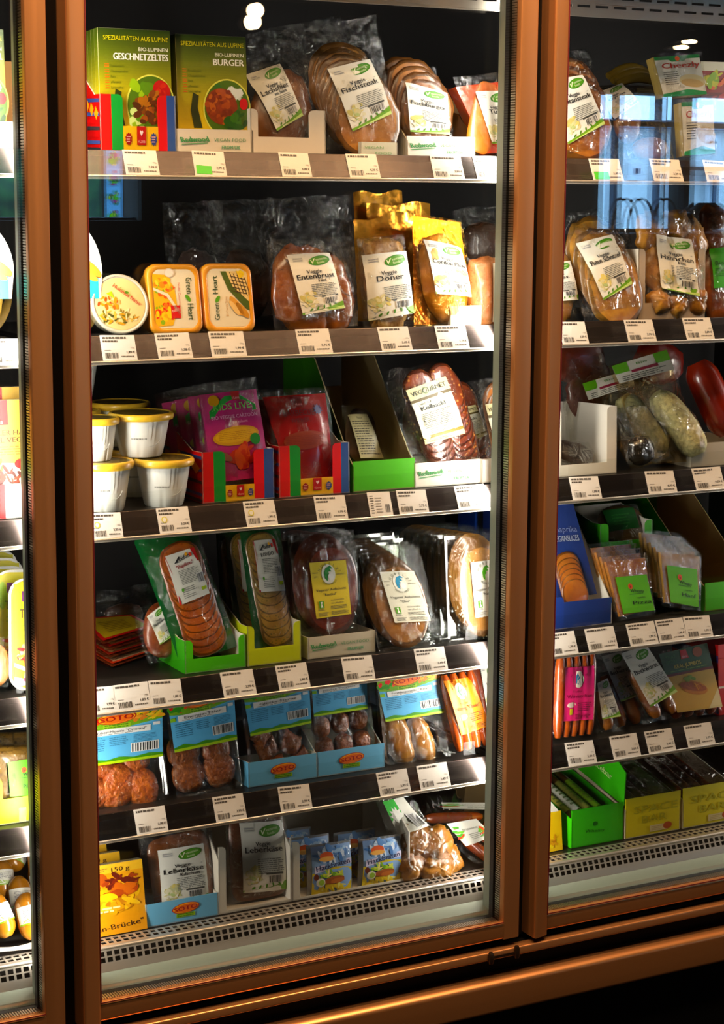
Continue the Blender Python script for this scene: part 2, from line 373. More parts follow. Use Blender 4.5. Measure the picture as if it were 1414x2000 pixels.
# a dark counter in the aisle, mirrored low in the door glass
CNT = pm('dark_counter', '15110f', .7)
ct_ = thing('shop_counter', 'dark shop counter mirrored under the window in the door glass', 'counter', Matrix.Translation((5.2, -4.3, 0)))
q = MB(); q.box(-2.0, 2.6, -.35, .35, 0, wz(438)-.05, CNT); q.build('counter_body', ct_); q = MB(); q.box(-2.05, 2.65, -.4, .4, wz(438)-.05, wz(438)-.02, CNT); q.build('counter_top', ct_)
hm = mirror(1385, 405, -4.3)
q = MB(); q.lathe([(.02, wz(438)-.02), (.11, wz(438)), (.15, wz(438)+.06), (.13, hm.z-.04), (.05, hm.z+.02)], CNT, hm.x, -4.3, 20); tag(q.build('dark_vase'), 'round dark vase mirrored at the window foot above the edge pack', 'vase')
for k, px in enumerate((1222, 1252, 1300)):
    c = mirror(px, 420, -4.25); q = MB(); q.tube([(c.x+.07*math.cos(t_*math.pi/10), -4.25, c.z-.06+.13*math.sin(t_*math.pi/10)) for t_ in range(11)], .006, CNT, 8); q.box(c.x-.09, c.x+.09, -4.32, -4.18, wz(438)-.02, c.z-.06, pm('brown_paper', '4a2a1c', .8))
    tag(q.build('paper_bag'), ('brown paper bag with loop handle mirrored in front of the window, first of three', 'brown paper bag mirrored beside the first one at the window', 'brown paper bag mirrored near the dark window column')[k], 'bag')
slab('ground', -10, 20, -18, -5.3, -.3, -.15, pm('street_asphalt', '8a8c90', .9))
hd = MB(); rn = random.Random(4); HG = food('hedge_leaf', '1a4c50', '3a8068', 9, .8, None, 1, 0)
def hedge(u, v): return (-1.5+5.5*u, -9.4+mnoise.noise((u*19, v*9, 1))*.25, -.15+3.4*v+mnoise.noise((u*13, v*5, 4))*.1)
hd.grid(hedge, 60, 30, HG); hd.box(-1.5, 4, -10.1, -9.55, -.15, 3.1, HG)
tag(hd.build('street_hedge'), 'dark evergreen hedge outside the small window mirrored above the tubs', 'hedge')
for k, (a0, a1) in enumerate(((207, 240), (246, 276))):
    x0, x1 = mirror(a0, 380, -7.6).x, mirror(a1, 380, -7.6).x; z1, z0 = mirror(240, 286, -7.6).z, mirror(240, 440, -7.6).z
    q = MB(); q.box(x0, x1, -7.62, -7.60, z0-.5, z1+.4, pm('banner_cloth', '7cc8f4', .6))
    p = Pr(q, [(x0, z1), (x1, z1), (x1, z0), (x0, z0)], 10, 40, plane=lambda x, z, d: (x, -7.6+d+.002, z), step=.002)
    for j in range(4): p.bits(5, 4+j*10, 3.6, 4, ['8a3a72', 'b04a7a', '6fbf3a', 'd8e24a', '2f7f3a'], 26, k*7+j, 1, .3)
    q.box(x0-.015, x0, -7.63, -7.59, -.15, z1+.45, DARKF)
    tag(q.build('street_banner'), ('blue fruit banner outside the small window, beside the dark hedge', 'second blue fruit banner outside the small window, next to its frame')[k], 'banner')
def track_spot(pxs, label, Yw=-4.6, sq=1.0):
    c = mirror(*pxs[0], Yw); c2 = mirror(*pxs[1], Yw)
    t = thing('track_spotlight', label, 'spotlight', Matrix.Translation((c.x, Yw, 0)))
    q = MB(); q.box(-.012, .012, -.012, .012, c.z+.05, 3.1, DARKF); q.build('hanging_rod', t)
    for p in (c, c2):
        q = MB(); dx = p.x-c.x
        M_ = DARKF
        q.loft([[(dx+r*math.cos(t_*math.pi/8), y, p.z+sq*r*math.sin(t_*math.pi/8)) for t_ in range(16)] for r, y in ((.016, -.10), (.029, -.07), (.032, 0))], M_, True, False)
        h_ = q.build('lamp_housing', t)
        q = MB(); q.loft([[(dx+r*math.cos(t_*math.pi/8), y, p.z+sq*r*math.sin(t_*math.pi/8)) for t_ in range(16)] for r, y in ((.031, -.005), (.024, .004), (.010, .008))], pm('hot_lamp', 'fff0d8', .5, emit='ffd8a0', estr=25))
        q.build('lamp_bulb', h_)
track_spot([(503, 20), (498, 42)], 'twin shop spotlight mirrored above the green cartons')
track_spot([(1352, 81), (1336, 92)], 'twin shop spotlight mirrored beside the perforated air grille', -4.6, .32)

# ---------------------------------------------------------------- the refrigerated cabinet
def halfmetal(m, k): m.node_tree.nodes['Principled BSDF'].inputs['Metallic'].default_value = k; return m
ALU = metal('bronzed_aluminium', 'c88e5c', .40, (1, 1, .02)); ALUH = metal('bronzed_aluminium_rail', 'c88e5c', .34, (.02, 1, 1)); halfmetal(ALU, .8); halfmetal(ALUH, .8); SILV = metal('brushed_steel', 'cfc4b4', .30, (.02, 1, 1)); halfmetal(SILV, .7)
BLK = pm('black_plastic', '030303', .6, spec=.2); DGREY = pm('dark_shelf_enamel', '17130f', .4); GASK = pm('black_gasket', '080706', .6)
PALE = pm('pale_grey_profile', '7f8876', .45); INNER = pm('dark_cabinet_lining', '120d0b', .7); RAILM = metal('price_rail_metal', '4c433f', .27, (.015, 1, 1), .06); SPACER = metal('pane_spacer_metal', 'a8a294', .35, (1, 1, .1)); RED = pm('red_seal_line', '5a1016', .5)
XL, XR = MUL[0]-.03, MUL[3]+.03
cab = thing('refrigerated_cabinet', 'tall glass-doored refrigerated display cabinet with bronze frame', 'cabinet')
def part(name, par=cab, label=None):
    def f(mb):
        o = mb.build(name, par)
        if label: o['label'] = label
        return o
    return f
b = MB(); b.box(XL, XR, .56, .60, .40, 2.05, INNER); part('back_panel')(b)
for x in (XL, XR-.02):
    b = MB(); b.box(x, x+.02, .10, .60, .02, 2.05, INNER); part('side_panel')(b)
b = MB(); b.box(XL, XR, .02, .60, 2.04, 2.30, BLK); part('top_panel')(b)
b = MB(); b.box(XL, XR, .018, .60, .02, .352, BLK); part('base_panel')(b)
b = MB()                                              # deck with sill
b.prismX([(.56, .425), (.56, .443), (.138, .443), (.138, .425)], XL+.02, XR-.02, DGREY); part('deck')(b)
b = MB(); b.prismX([(.088, .400), (.088, .4085), (.052, .4045), (.046, .398), (.046, .345), (.08, .345)], XL, XR, PALE); part('sill_profile')(b)
def rprof(pts, r=.003, n=4):                          # a (y, z) outline with rounded corners
    out = []
    for i, p in enumerate(pts):
        a, c = Vector(pts[i-1]+(0,)), Vector(pts[(i+1) % len(pts)]+(0,)); p = Vector(p+(0,))
        u, w = (a-p).normalized(), (c-p).normalized(); q = min(r, (a-p).length*.45, (c-p).length*.45)
        for k in range(n+1):
            t = k/n; v = (p+u*q)*(1-t)**2+p*2*t*(1-t)+(p+w*q)*t**2; out.append((v.x, v.y))
    return out
# perforated deck front: bars around real holes
def perf(b, p0, p1, x0, x1, pitch, bar, rows, rim, mat, th=.0015):   # sheet from (y,z) p0 to p1 with rows of openings
    p0, p1 = Vector((0,)+p0), Vector((0,)+p1); d = p1-p0; L = d.length; d.normalize(); nrm = Vector((0, -d.z, d.y))*th
    def strip(xa, xb, s0, s1):
        q = [p0+d*s0, p0+d*s1]; vs = []
        for x in (xa, xb):
            for w in q: vs += [(x, w.y, w.z), (x, w.y+nrm.y, w.z+nrm.z)]
        b.add(vs, [(0, 2, 3, 1), (4, 5, 7, 6), (0, 1, 5, 4), (2, 6, 7, 3), (0, 4, 6, 2), (1, 3, 7, 5)], mat)
    hs_ = (L-rim*(rows+1))/rows
    for r in range(rows+1): strip(x0, x1, r*(hs_+rim), r*(hs_+rim)+rim)
    x = x0
    while x < x1:
        for r in range(rows): strip(x, min(x+bar, x1), r*(hs_+rim)+rim, (r+1)*(hs_+rim))
        x += pitch
DECKT = SILV
b = MB()
perf(b, (.138, .4435), (.110, .4435), XL+.02, XR-.02, .0125, .0035, 2, .003, DECKT)
perf(b, (.102, .4385), (.092, .4195), XL+.02, XR-.02, .0122, .0034, 2, .0024, DECKT)
b.loft([[(x, y, z) for y, z in ((.110, .4435), (.106, .4432), (.103, .4415), (.102, .4385), (.1035, .4385), (.1045, .441), (.107, .442), (.110, .442))] for x in (XL+.02, XR-.02)], DECKT)
b.loft([[(x, y, z) for y, z in ((.092, .4195), (.087, .4085), (.0885, .4085), (.0935, .4195))] for x in (XL+.02, XR-.02)], DECKT, smooth=False)
part('deck_grille')(b)
b = MB(); b.box(XL+.02, XR-.02, .112, .136, .40, .425, BLK); part('deck_channel')(b)
b = MB()                                              # upper air outlet with staggered slots
zt = 1.893
def slots(b, x0, x1, z0, rows, Y0, sl):
    hz = .0040; gap = .0105
    for r in range(rows+1):
        za = z0+r*(hz+gap) if r else z0
        b.box(x0, x1, Y0+sl*(za-z0), Y0+sl*(za-z0)+.001, za, za+gap, SILV)
        if r < rows:
            x = x0-(.021 if r % 2 else 0)+.002
            while x < x1:
                b.box(max(x, x0), min(x+.0105, x1), Y0+sl*(za-z0), Y0+sl*(za-z0)+.001, za+gap, za+gap+hz, SILV); x += .036
slots(b, XL+.02, XR-.02, zt, 5, .10, .0)
b.box(XL+.02, XR-.02, .10, .106, zt-.004, zt, SILV)
part('air_grille')(b)
b = MB(); b.box(XL+.02, XR-.02, .13, .56, 1.985, 2.0, BLK); part('air_duct')(b)
b = MB(); b.prismX(rprof([(.012, .356), (-.008, .356), (-.010, .342), (.03, .342)], .003), XL, XR, ALUH, True); part('lower_rail')(b)
b = MB(); b.prismX(rprof([(.02, .309), (-.012, .309), (-.021, .303), (-.021, .252), (.02, .252)], .006, 6), XL-.1, XR+.1, ALUH, True); part('bumper_rail')(b)
for i, mx in enumerate(MUL):                          # the posts behind the door gaps, with their lamps
    p = MB(); p.box(mx-.030, mx+.032, .046, .072, .404, 2.04, PALE); p.box(mx-.010, mx+.026, .030, .046, .36, 2.04, BLK)
    po = part('door_post')(p)
    q = MB(); q.box(mx-.006, mx+.030, .072, .084, .43, 1.95, pm('lamp_housing_white', 'e8e6de', .4)); q.build('lamp_housing', po)
def door(i):
    x0, x1 = MUL[i]+.022, MUL[i+1]-.003                 # outer edges of the stiles
    zb, zt = .370, 2.02
    l = .0305; r = .031
    b = MB()
    prof = lambda xa, xb, ya, yb: [(x, y) for x, y in rprof([(xa, .04), (xa, ya), (xb, yb), (xb, .04)], .006, 5)]
    b.loft([[(x, y, z) for x, y in prof(x0, x0+l, -.012, -.004)] for z in (zb-.005, zt)], ALU)
    b.loft([[(x, y, z) for x, y in rprof([(x1-r, .014), (x1-r, 0), (x1, 0), (x1, .03)], .002, 3)] for z in (zb, zt)], ALU)
    b.loft([[(x, y, z) for y, z in rprof([(.03, zb), (.0, zb), (0, .400), (.012, .401)], .006, 5)] for x in (x0+l-.002, x1-r+.002)], ALUH)
    b.box(x0+l, x1-r, 0, .03, 1.985, zt, ALU)
    d = part('glass_door')(b)
    b = MB(); xi0, xi1 = x0+l, x1-r
    b.box(xi0-.004, xi1+.004, .0105, .0125, .398, 1.99, GLASS); b.build('outer_pane', d)
    b = MB(); b.box(xi0-.004, xi1+.004, .0315, .0335, .398, 1.99, GLASS); b.build('inner_pane', d)
    s = MB()                                            # perforated spacer between the panes
    for k in range(int((xi1-xi0)/.004)): s.box(xi0+k*.004, xi0+k*.004+.0026, .014, .030, .397, .4005, SPACER)
    s.box(xi0, xi1, .013, .031, .394, .3975, GASK)
    for k in range(int((1.985-.40)/.004)): s.box(xi1+.0005, xi1+.003, .015, .029, .40+k*.004, .40+k*.004+.0026, SPACER)
    for x in (xi0-.001, xi1+.0025): s.box(x, x+.002, .013, .031, .40, 1.985, GASK)
    s.build('spacer_bar', d)
    k = MB()
    k.box(xi1-.001, xi1+.012, .034, .0455, .37, 2.0, GASK); k.box(xi0-.012, xi0, .034, .0455, .37, 2.0, GASK); k.box(xi0, xi1, .034, .0455, .37, .399, GASK)
    k.build('gasket', d)
    k = MB(); k.box(xi0, xi1, -.0012, .0, .3995, .4012, RED); k.box(xi0-.0015, xi0, -.004, .010, .40, 1.985, RED); k.build('seal_line', d)
    h = MB()
    PIN = pm('dark_pin_metal', '5a4a3e', .3, .9)
    h.lathe([(.004, .338), (.0052, .342), (.0052, .354), (.0035, .359)], PIN, x1-.010, -.010, 16)
    h.box(x1-.060, x1-.006, -.012, -.008, .347, .350, PIN); h.lathe([(.004, .338), (.0055, .342), (.0055, .354), (.003, .358)], PIN, x1-.062, -.012, 16)
    h.build('hinge_pin', d)
for i in range(3): door(i)

# ---------------------------------------------------------------- shelves
SZ = {1: 1.6575, 2: 1.3865, 3: 1.1205, 4: .8515, 5: .6495, 6: .4435}     # top surfaces
BAYN = {0: 'in the first bay', 1: 'in the middle bay', 2: 'in the bay past the second post'}
ROWN = {1: 'top shelf', 2: 'second shelf from the top', 3: 'third shelf from the top', 4: 'fourth shelf from the top', 5: 'lowest shelf above the deck'}
def shelf(bay, row):
    x0, x1 = MUL[bay]+.022, MUL[bay+1]-.004; z = SZ[row]
    t = thing('shelf', f'dark {ROWN[row]} with price rail, {BAYN[bay]}', 'shelf', Matrix.Translation(((x0+x1)/2, .12, z)), 'cabinet shelves')
    a, c = -(x1-x0)/2, (x1-x0)/2
    b = MB(); b.box(a+.004, c-.004, .0, .40, -.014, 0, DGREY); b.box(a+.004, c-.004, .0, .012, -.026, -.014, DGREY); b.build('shelf_board', t)
    b = MB(); b.prismX(rprof([(-.001, .003), (-.004, .004), (-.022, -.033), (-.021, -.036), (-.018, -.035)], .0012, 3), a, c, RAILM, False)
    b.prismX(rprof([(-.0225, -.0315), (-.0245, -.0335), (-.0235, -.0375), (-.019, -.0385), (-.018, -.035)], .001, 3), a, c, SILV, True); b.build('price_rail', t)
    for x in (a, c-.003):
        b = MB(); b.prismX([(.0, -.004), (.40, -.004), (.40, -.024), (.30, -.024)], x, x+.003, DGREY); b.build('bracket', t)
    if row in (3, 4, 5):
        b = MB(); b.box(a+.012, c-.012, .006, .0075, .001, .030, ACRYL); b.build('front_lip', t)['label'] = 'clear plastic front lip'
for bay in range(3):
    for row in range(1, 6): shelf(bay, row)

# ---------------------------------------------------------------- printed designs
def d_veg(p, title, sub='', sx=1, small=False):                   # white label, green oval mark, flower picture, green foot
    p.base('e9e6da')
    p.ell(67, 122, 26, 11.5, '3f7d1c', 1, 9); p.ell(67, 122, 23.5, 9.5, '578f24', 1.4, 9)
    p.text('vantastic', 58, 121, 8, 'e6edc8', 3, rot=9); p.text('foods', 60, 113.5, 8, 'e6edc8', 3, rot=9)
    p.poly([(45, 124), (49, 114), (57, 127), (54, 127), (49.5, 118.5), (47.5, 124)], 'e6edc8', 3)
    p.rect(8, 121, 30, 131, 'd3d2c6', 1, 1); p.lines(9, 122, 30, 131, 2, '9c9aa0', 2, 3)
    p.text('Veggie', 31, 93, 12, '262626', 3, bold=.5, sx=1.1); p.text('1.00', 86, 95, 4, '4a4a46', 3)
    p.text(title, 50, 80, 17, '161616', 3, 'c', fit=min(86, 9.6*len(title)+12)*sx, bold=.8)
    if sub: p.text(sub, 62, 71, 11, '1c1c1c', 3, 'c', bold=.6)
    p.lines(34, 36, 96, 68, 8, '75756f', 2, len(title))
    p.bits(24, 35, 22, 18, ['d9d0a2', 'c9bd7c', 'e6dfc0', 'c8c79a', 'e0cf88'], 26, len(title), 1, .34)
    p.bits(20, 25, 16, 10, ['f0ecd8', 'b8c58c', 'ded6b0'], 12, 5, 2.4, .3)
    p.rect(52, 34, 92, 38, '44443f', 2.4, 1); p.bars(58, 18, 88, 32, seed=len(title)+1)
    p.poly([(0, 0), (100, 0), (100, 20), (80, 13), (60, 9), (30, 6), (0, 5)], '6f9c2c', 1.2)
    p.poly([(0, 0), (100, 0), (100, 8), (50, 3)], 'c6d98c', 1.5)
    for q in range(5): p.ell(22+q*15, 9+q*1.5, 4.5, 2, '4d7d20', 2, 30+q*25)
def soto_logo(p, u, v, s, L=4):
    p.ell(u, v, s, s*.5, 'b3261a', L, 6); p.ell(u, v, s*.93, s*.44, 'f2b21c', L+.5, 6); p.ell(u+s*.03, v-s*.02, s*.84, s*.38, 'e2761a', L+1, 6)
    p.text('SOTO', u, v-s*.2, s*.56, '9c1410', L+2, 'c', sx=1.15, rot=5, bold=s*.03)
    p.rect(u-s*.68, v-s*.86, u+s*.68, v-s*.48, '9cc23a', L-.5, 1); p.lines(u-s*.62, v-s*.84, u+s*.64, v-s*.5, 2, '4f7d1c', L+.5, 3, .6)
def d_soto(p, name):
    p.base('6fb4dc')
    p.poly([(0, 72), (30, 66), (60, 69), (100, 78), (100, 100), (0, 100)], '7aa83a', 1)
    p.bits(14, 85, 16, 12, ['d8341c', 'e2582a', '3f8a2c', 'c22a18', '6faa30'], 16, 3, 1.5, .42)
    p.bits(82, 88, 20, 10, ['e8a81c', '3f7d24', 'f0c83a', 'd88418', '2f6a20'], 18, 4, 1.5, .4)
    soto_logo(p, 47, 88, 23)
    p.rect(12, 56, 86, 68, 'f0eee6', 4, 1); p.text(name, 50, 60, 7, '2c2c2c', 6, 'c', fit=min(62, 4.4*len(name))); p.lines(18, 56.4, 80, 59.4, 1, '8a8a86', 5, 2)
    p.rect(0, 58, 8, 65, '8fc03c', 3, 1); p.rect(89, 66, 97, 72, 'e6e6e0', 3, 1)
    p.lines(6, 26, 34, 54, 7, '4a7f9e', 2, 5); p.lines(38, 34, 62, 52, 5, '4a7f9e', 2, 6); p.lines(66, 36, 94, 52, 6, '4a7f9e', 2, 8)
    p.bars(64, 18, 94, 34, seed=len(name))
    p.poly([(0, 0), (100, 0), (100, 9), (84, 12), (66, 8), (50, 12), (34, 8), (16, 13), (0, 8)], '4f8f22', 2); p.rect(0, 0, 100, 5, 'b4d23c', 3)
def redwood(p, dark=False):
    p.text('Redwood', 6, 46, 30, '4f8f5a', 2, rot=8, fit=36, bold=.9); p.poly([(6, 36), (40, 44), (40, 47), (6, 40)], '4f8f5a', 2)
    p.text('VEGAN FOOD', 48, 52, 19, '5f8f66', 2, sx=1.0, fit=42); p.text('FROM UK', 58, 22, 20, '6f9f7a', 2, fit=24, bold=.7)
def vlana(p):                                                       # lip of the striped tray
    p.poly([(38, 30), (64, 30), (64, 100), (38, 100)], 'a81418', 2); p.text('vLana', 51, 38, 20, 'e8b0a0', 4, 'c', fit=20)
    p.poly([(46, 78), (51, 64), (56, 78), (54, 86), (51, 80), (48, 86)], 'f0d8d0', 4)
    for u, c in ((14, '8a1a1c'), (86, '2c3f7a')):
        p.poly([(u+(10 if k % 2 else 8)*math.cos(k*math.pi/10), 52+(26 if k % 2 else 20)*math.sin(k*math.pi/10)) for k in range(20)], c, 2); p.lines(u-6, 38, u+6, 66, 3, 'd8a8a0', 3, 4)
def blend(cols, n):                                  # a printed run from one colour to the next
    out = []
    for i in range(n):
        t = i/(n-1)*(len(cols)-1); k = min(int(t), len(cols)-2); t -= k
        out.append(''.join('%02x' % round(int(cols[k][q:q+2], 16)*(1-t)+int(cols[k+1][q:q+2], 16)*t) for q in (0, 2, 4)))
    return out
def d_lupine(p, title, burger):
    cols = ['38461a', '48541a', '5a631a', '6f731a', '88861a', 'a4991a', 'bca91a', 'd2b81a', 'dfc01a', 'e4c41a', 'e4c41a', 'e4c41a']
    cols = blend(cols, 44); n = len(cols)
    for k, c in enumerate(cols): p.rect(0, 160-(k+1)*160/n, 100, 160-k*160/n, c, 0)
    p.text('SPEZIALITÄTEN AUS LUPINE', 52, 145, 8.5, 'e6d83a', 3, 'c', fit=90)
    p.text('BIO-LUPINEN', 96, 132, 7, 'f0ecd0', 3, 'r', bold=.3); p.text(title, 96, 120, 12.5, 'f4f2e2', 3, 'r', fit=76 if not burger else 44, bold=.7)
    for k in range(5):
        p.text('Eiweissreich Cholesterinfrei Rein pflanzlich Lactosefrei Nussfrei'.split(' ')[k if k < 2 else k] if k < 5 else '', 16, 110-k*7, 4.6, '4f5a1c', 3, sx=.85)
        p.rect(8, 110-k*7, 14, 111.5-k*7, 'c8702a', 2); p.rect(8, 113-k*7, 14, 114-k*7, 'c8702a', 2)
    p.ell(70, 62, 34, 40, 'e2dc78', 2, -8, 34); p.ell(70, 62, 32, 38, '4f6a24', 2.3, -8, 34)
    p.poly([(22, 82), (30, 78), (28, 62), (34, 34), (22, 34), (18, 58)], '2f3410', 2)
    if burger:
        p.bits(72, 84, 22, 12, ['d8dcc8', '3f6a2c', 'e8e8dc'], 16, 2, 3, .4); p.ell(62, 64, 23, 25, '8a3f1c', 4, 10); p.bits(62, 64, 23, 25, ['a8521c', '7a3216', 'b8642a', '93401a'], 60, 9, 4.2, .2)
        p.bits(82, 44, 18, 14, ['2f5a20', '46742c', '24461a'], 18, 3, 6, .4); p.ell(94, 68, 6, 8, 'c8301c', 7)
    else:
        p.bits(58, 86, 18, 14, ['7a9c3c', '9ab84a', '5f8430'], 14, 2, 3, .4); p.ell(86, 80, 12, 15, 'b8301c', 4, 20); p.bits(86, 80, 10, 12, ['c8421c', 'a82418'], 10, 5, 4.1, .4)
        p.bits(70, 58, 26, 24, ['5a2f14', '7a421c', '934f22', '4a2610', 'a86a34'], 60, 6, 4.2, .22); p.bits(48, 40, 12, 18, ['8fae48', '5f8a34', 'c8d48a'], 16, 4, 5, .4); p.bits(56, 28, 10, 8, ['e0d0b0', 'c8b48a'], 8, 4, 7.5, .4)
    p.ell(14, 18, 5, 3.4, 'f0eedc', 3); p.text('BIO', 14, 16.5, 4, '3a3a2a', 4, 'c'); p.poly([(24, 21), (27, 14), (31, 22), (27.5, 17)], '4f7a2a', 3); p.text('Tofu und mehr', 46, 12, 6, '6a5a1c', 3)
    p.rect(76, 8, 96, 22, 'b8b49a', 2); p.lines(77, 9, 95, 21, 3, '6a6a50', 3, 4)
def d_hobelz(p, sort, bg, leaf, mut='4a4a44'):
    p.base(bg)
    p.ell(48, 108, 19, 25, 'ece9da', 1.2, 0, 30)
    p.poly([(36, 112), (42, 124), (54, 129), (61, 121), (52, 122), (57, 114), (48, 114), (52, 104), (45, 106), (44, 90), (37, 98)], leaf, 2)
    p.ell(54, 101, 8, 9, 'f4f2ea', 2.4)
    p.arc('HOBELZ', 48, 106, 25, 150, 30, 10, '2c3a2c', 3); p.arc('VEGGIE WORLD', 48, 108, 28, 225, 315, 7, '2c3a2c', 3)
    p.text('bessex', 4, 112, 6, mut, 2); p.text('gen', 8, 102, 6, mut, 2); p.text('und', 74, 112, 6, mut, 2); p.text('pflanzlich', 70, 104, 6, mut, 2)
    p.text('Veganer Aufschnitt', 50, 66, 9.5, '3a3a34', 3, 'c', fit=84, bold=.25); p.text('"'+sort+'"', 46, 54, 9.5, '3a3a34', 3, 'c', bold=.25)
    p.rect(12, 24, 26, 42, '5f9a3a', 2); p.poly([(15, 26), (18, 34), (16, 40), (22, 40), (20, 34), (23, 26)], 'f0f0e0', 3); p.lines(8, 18, 30, 23, 2, mut, 2, 2)
    p.text('cholesterinfrei', 46, 40, 6.5, mut, 2); p.text('rein pflanzlich', 46, 32, 6.5, mut, 2); p.lines(44, 18, 92, 28, 3, mut, 2, 3); p.lines(8, 4, 38, 14, 4, mut, 2, 4); p.lines(44, 4, 94, 14, 4, mut, 2, 5)
def d_wheaty(p, name, sub='', bg='6cb52a'):
    p.base(bg); p.ell(40, 72, 7, 8, 'd8622a', 2); p.poly([(38, 76), (43, 70), (38, 67)], '7a2a14', 3); p.text('Wheaty', 36, 56, 13, '1c2a10', 3, rot=-6, bold=.5)
    p.rect(32, 50, 70, 51.5, '3f6a1c', 2); p.text(sub or 'veganslices', 66, 38, 6, '2c4414', 3, 'c', bold=.2); p.text(name, 66, 22, 14, '18240c', 3, 'c', fit=min(60, 12*len(name)), bold=.5)
def d_taifun(p, name, ncol):
    p.base('e2ded0'); p.poly([(0, 0), (6, 0), (4, 40), (7, 90), (3, 140), (0, 140)], 'a8281c', 1); p.poly([(86, 140), (96, 100), (100, 100), (100, 140)], 'a8281c', 1)
    p.poly([(22, 112), (42, 128), (46, 126), (34, 114), (44, 112)], '1c1c1c', 3); p.text('taifun', 40, 114, 17, '1c1c1c', 3, rot=6, bold=.7); p.ell(68, 128, 5, 5, 'e2a824', 3); p.ell(80, 124, 5, 5.5, 'c8482a', 3)
    p.text(name, 52, 96, 15, ncol, 4, 'c', rot=4, bold=.8, fit=56)
    p.lines(26, 48, 92, 90, 10, '77776f', 2, len(name)); p.lines(20, 10, 70, 42, 6, '8a8a82', 2, 6); p.bars(78, 40, 96, 66, seed=5); p.rect(80, 16, 96, 26, 'a8bc2c', 3); p.ell(22, 36, 4, 5, '5a9a3a', 3)
def d_vgourmet(p, name):
    p.base('e6e0c8'); p.rect(0, 112, 100, 140, 'ded2a4', 1); p.rect(0, 104, 100, 111, '5a4a1c', 1.4)
    p.text('VEGOURMET', 50, 120, 15, '3a3a2c', 3, 'c', fit=86, bold=.4); p.ell(42, 125, 8, 8, '4f6a3c', 2.2); p.ell(42, 125, 6, 6, 'ded2a4', 2.6)
    p.text('VEGAN', 54, 84, 26, 'd2d2c6', 1.4, 'c', fit=84); p.text('VEGAN', 56, 40, 26, 'd6d6cc', 1.4, 'c', fit=84)
    p.text('nach Art', 18, 94, 8, '4a4a40', 3); p.text(name, 46, 80, 15, '262620', 3, 'c', fit=60, bold=.8); p.lines(12, 36, 92, 74, 9, '6a6a60', 3, 4); p.lines(20, 22, 80, 34, 3, '8a8a80', 3, 6)
    p.rect(0, 12, 100, 19, '8a7a3c', 1.4); p.rect(0, 0, 100, 12, 'ded2a4', 1); p.lines(10, 3, 90, 9, 2, '8a7a4c', 2, 2)
def d_hack(p):
    p.base('86a4cc'); p.bits(50, 116, 48, 20, ['4a74ac', 'd8e4f0', '6a94c8', 'b0cce4', '3a629c', 'e4ecf4'], 40, 5, .6, .3); p.poly([(0, 0), (100, 0), (100, 74), (60, 80), (0, 66)], 'd8c25a', 2)
    p.ell(36, 112, 17, 12, 'd8642a', 3); p.ell(36, 104, 19, 7, 'e8b06a', 3.4); p.poly([(6, 66), (100, 84), (100, 100), (6, 84)], 'd2cce2', 3); p.text('Hackbraten', 10, 72, 21, '1c2048', 5, rot=9, fit=86, bold=.9)
    p.bits(46, 58, 34, 14, ['6f9c34', '9cc04a', 'e2d88a', 'c8d06a'], 20, 3, 4, .35); p.ell(54, 44, 26, 10, '8a4a1c', 6, 8); p.ell(62, 41, 18, 7, 'a8622a', 6.4, 8); p.ell(20, 40, 11, 12, 'e6e2cc', 6); p.ell(22, 40, 7, 8, '9cbc5a', 6.4)
    p.ell(9, 56, 6, 9, '5a2418', 6); p.bits(52, 18, 46, 16, ['e2cc5a', 'c8a83c', 'eadf8a', 'd4b84a'], 30, 6, 3, .3)

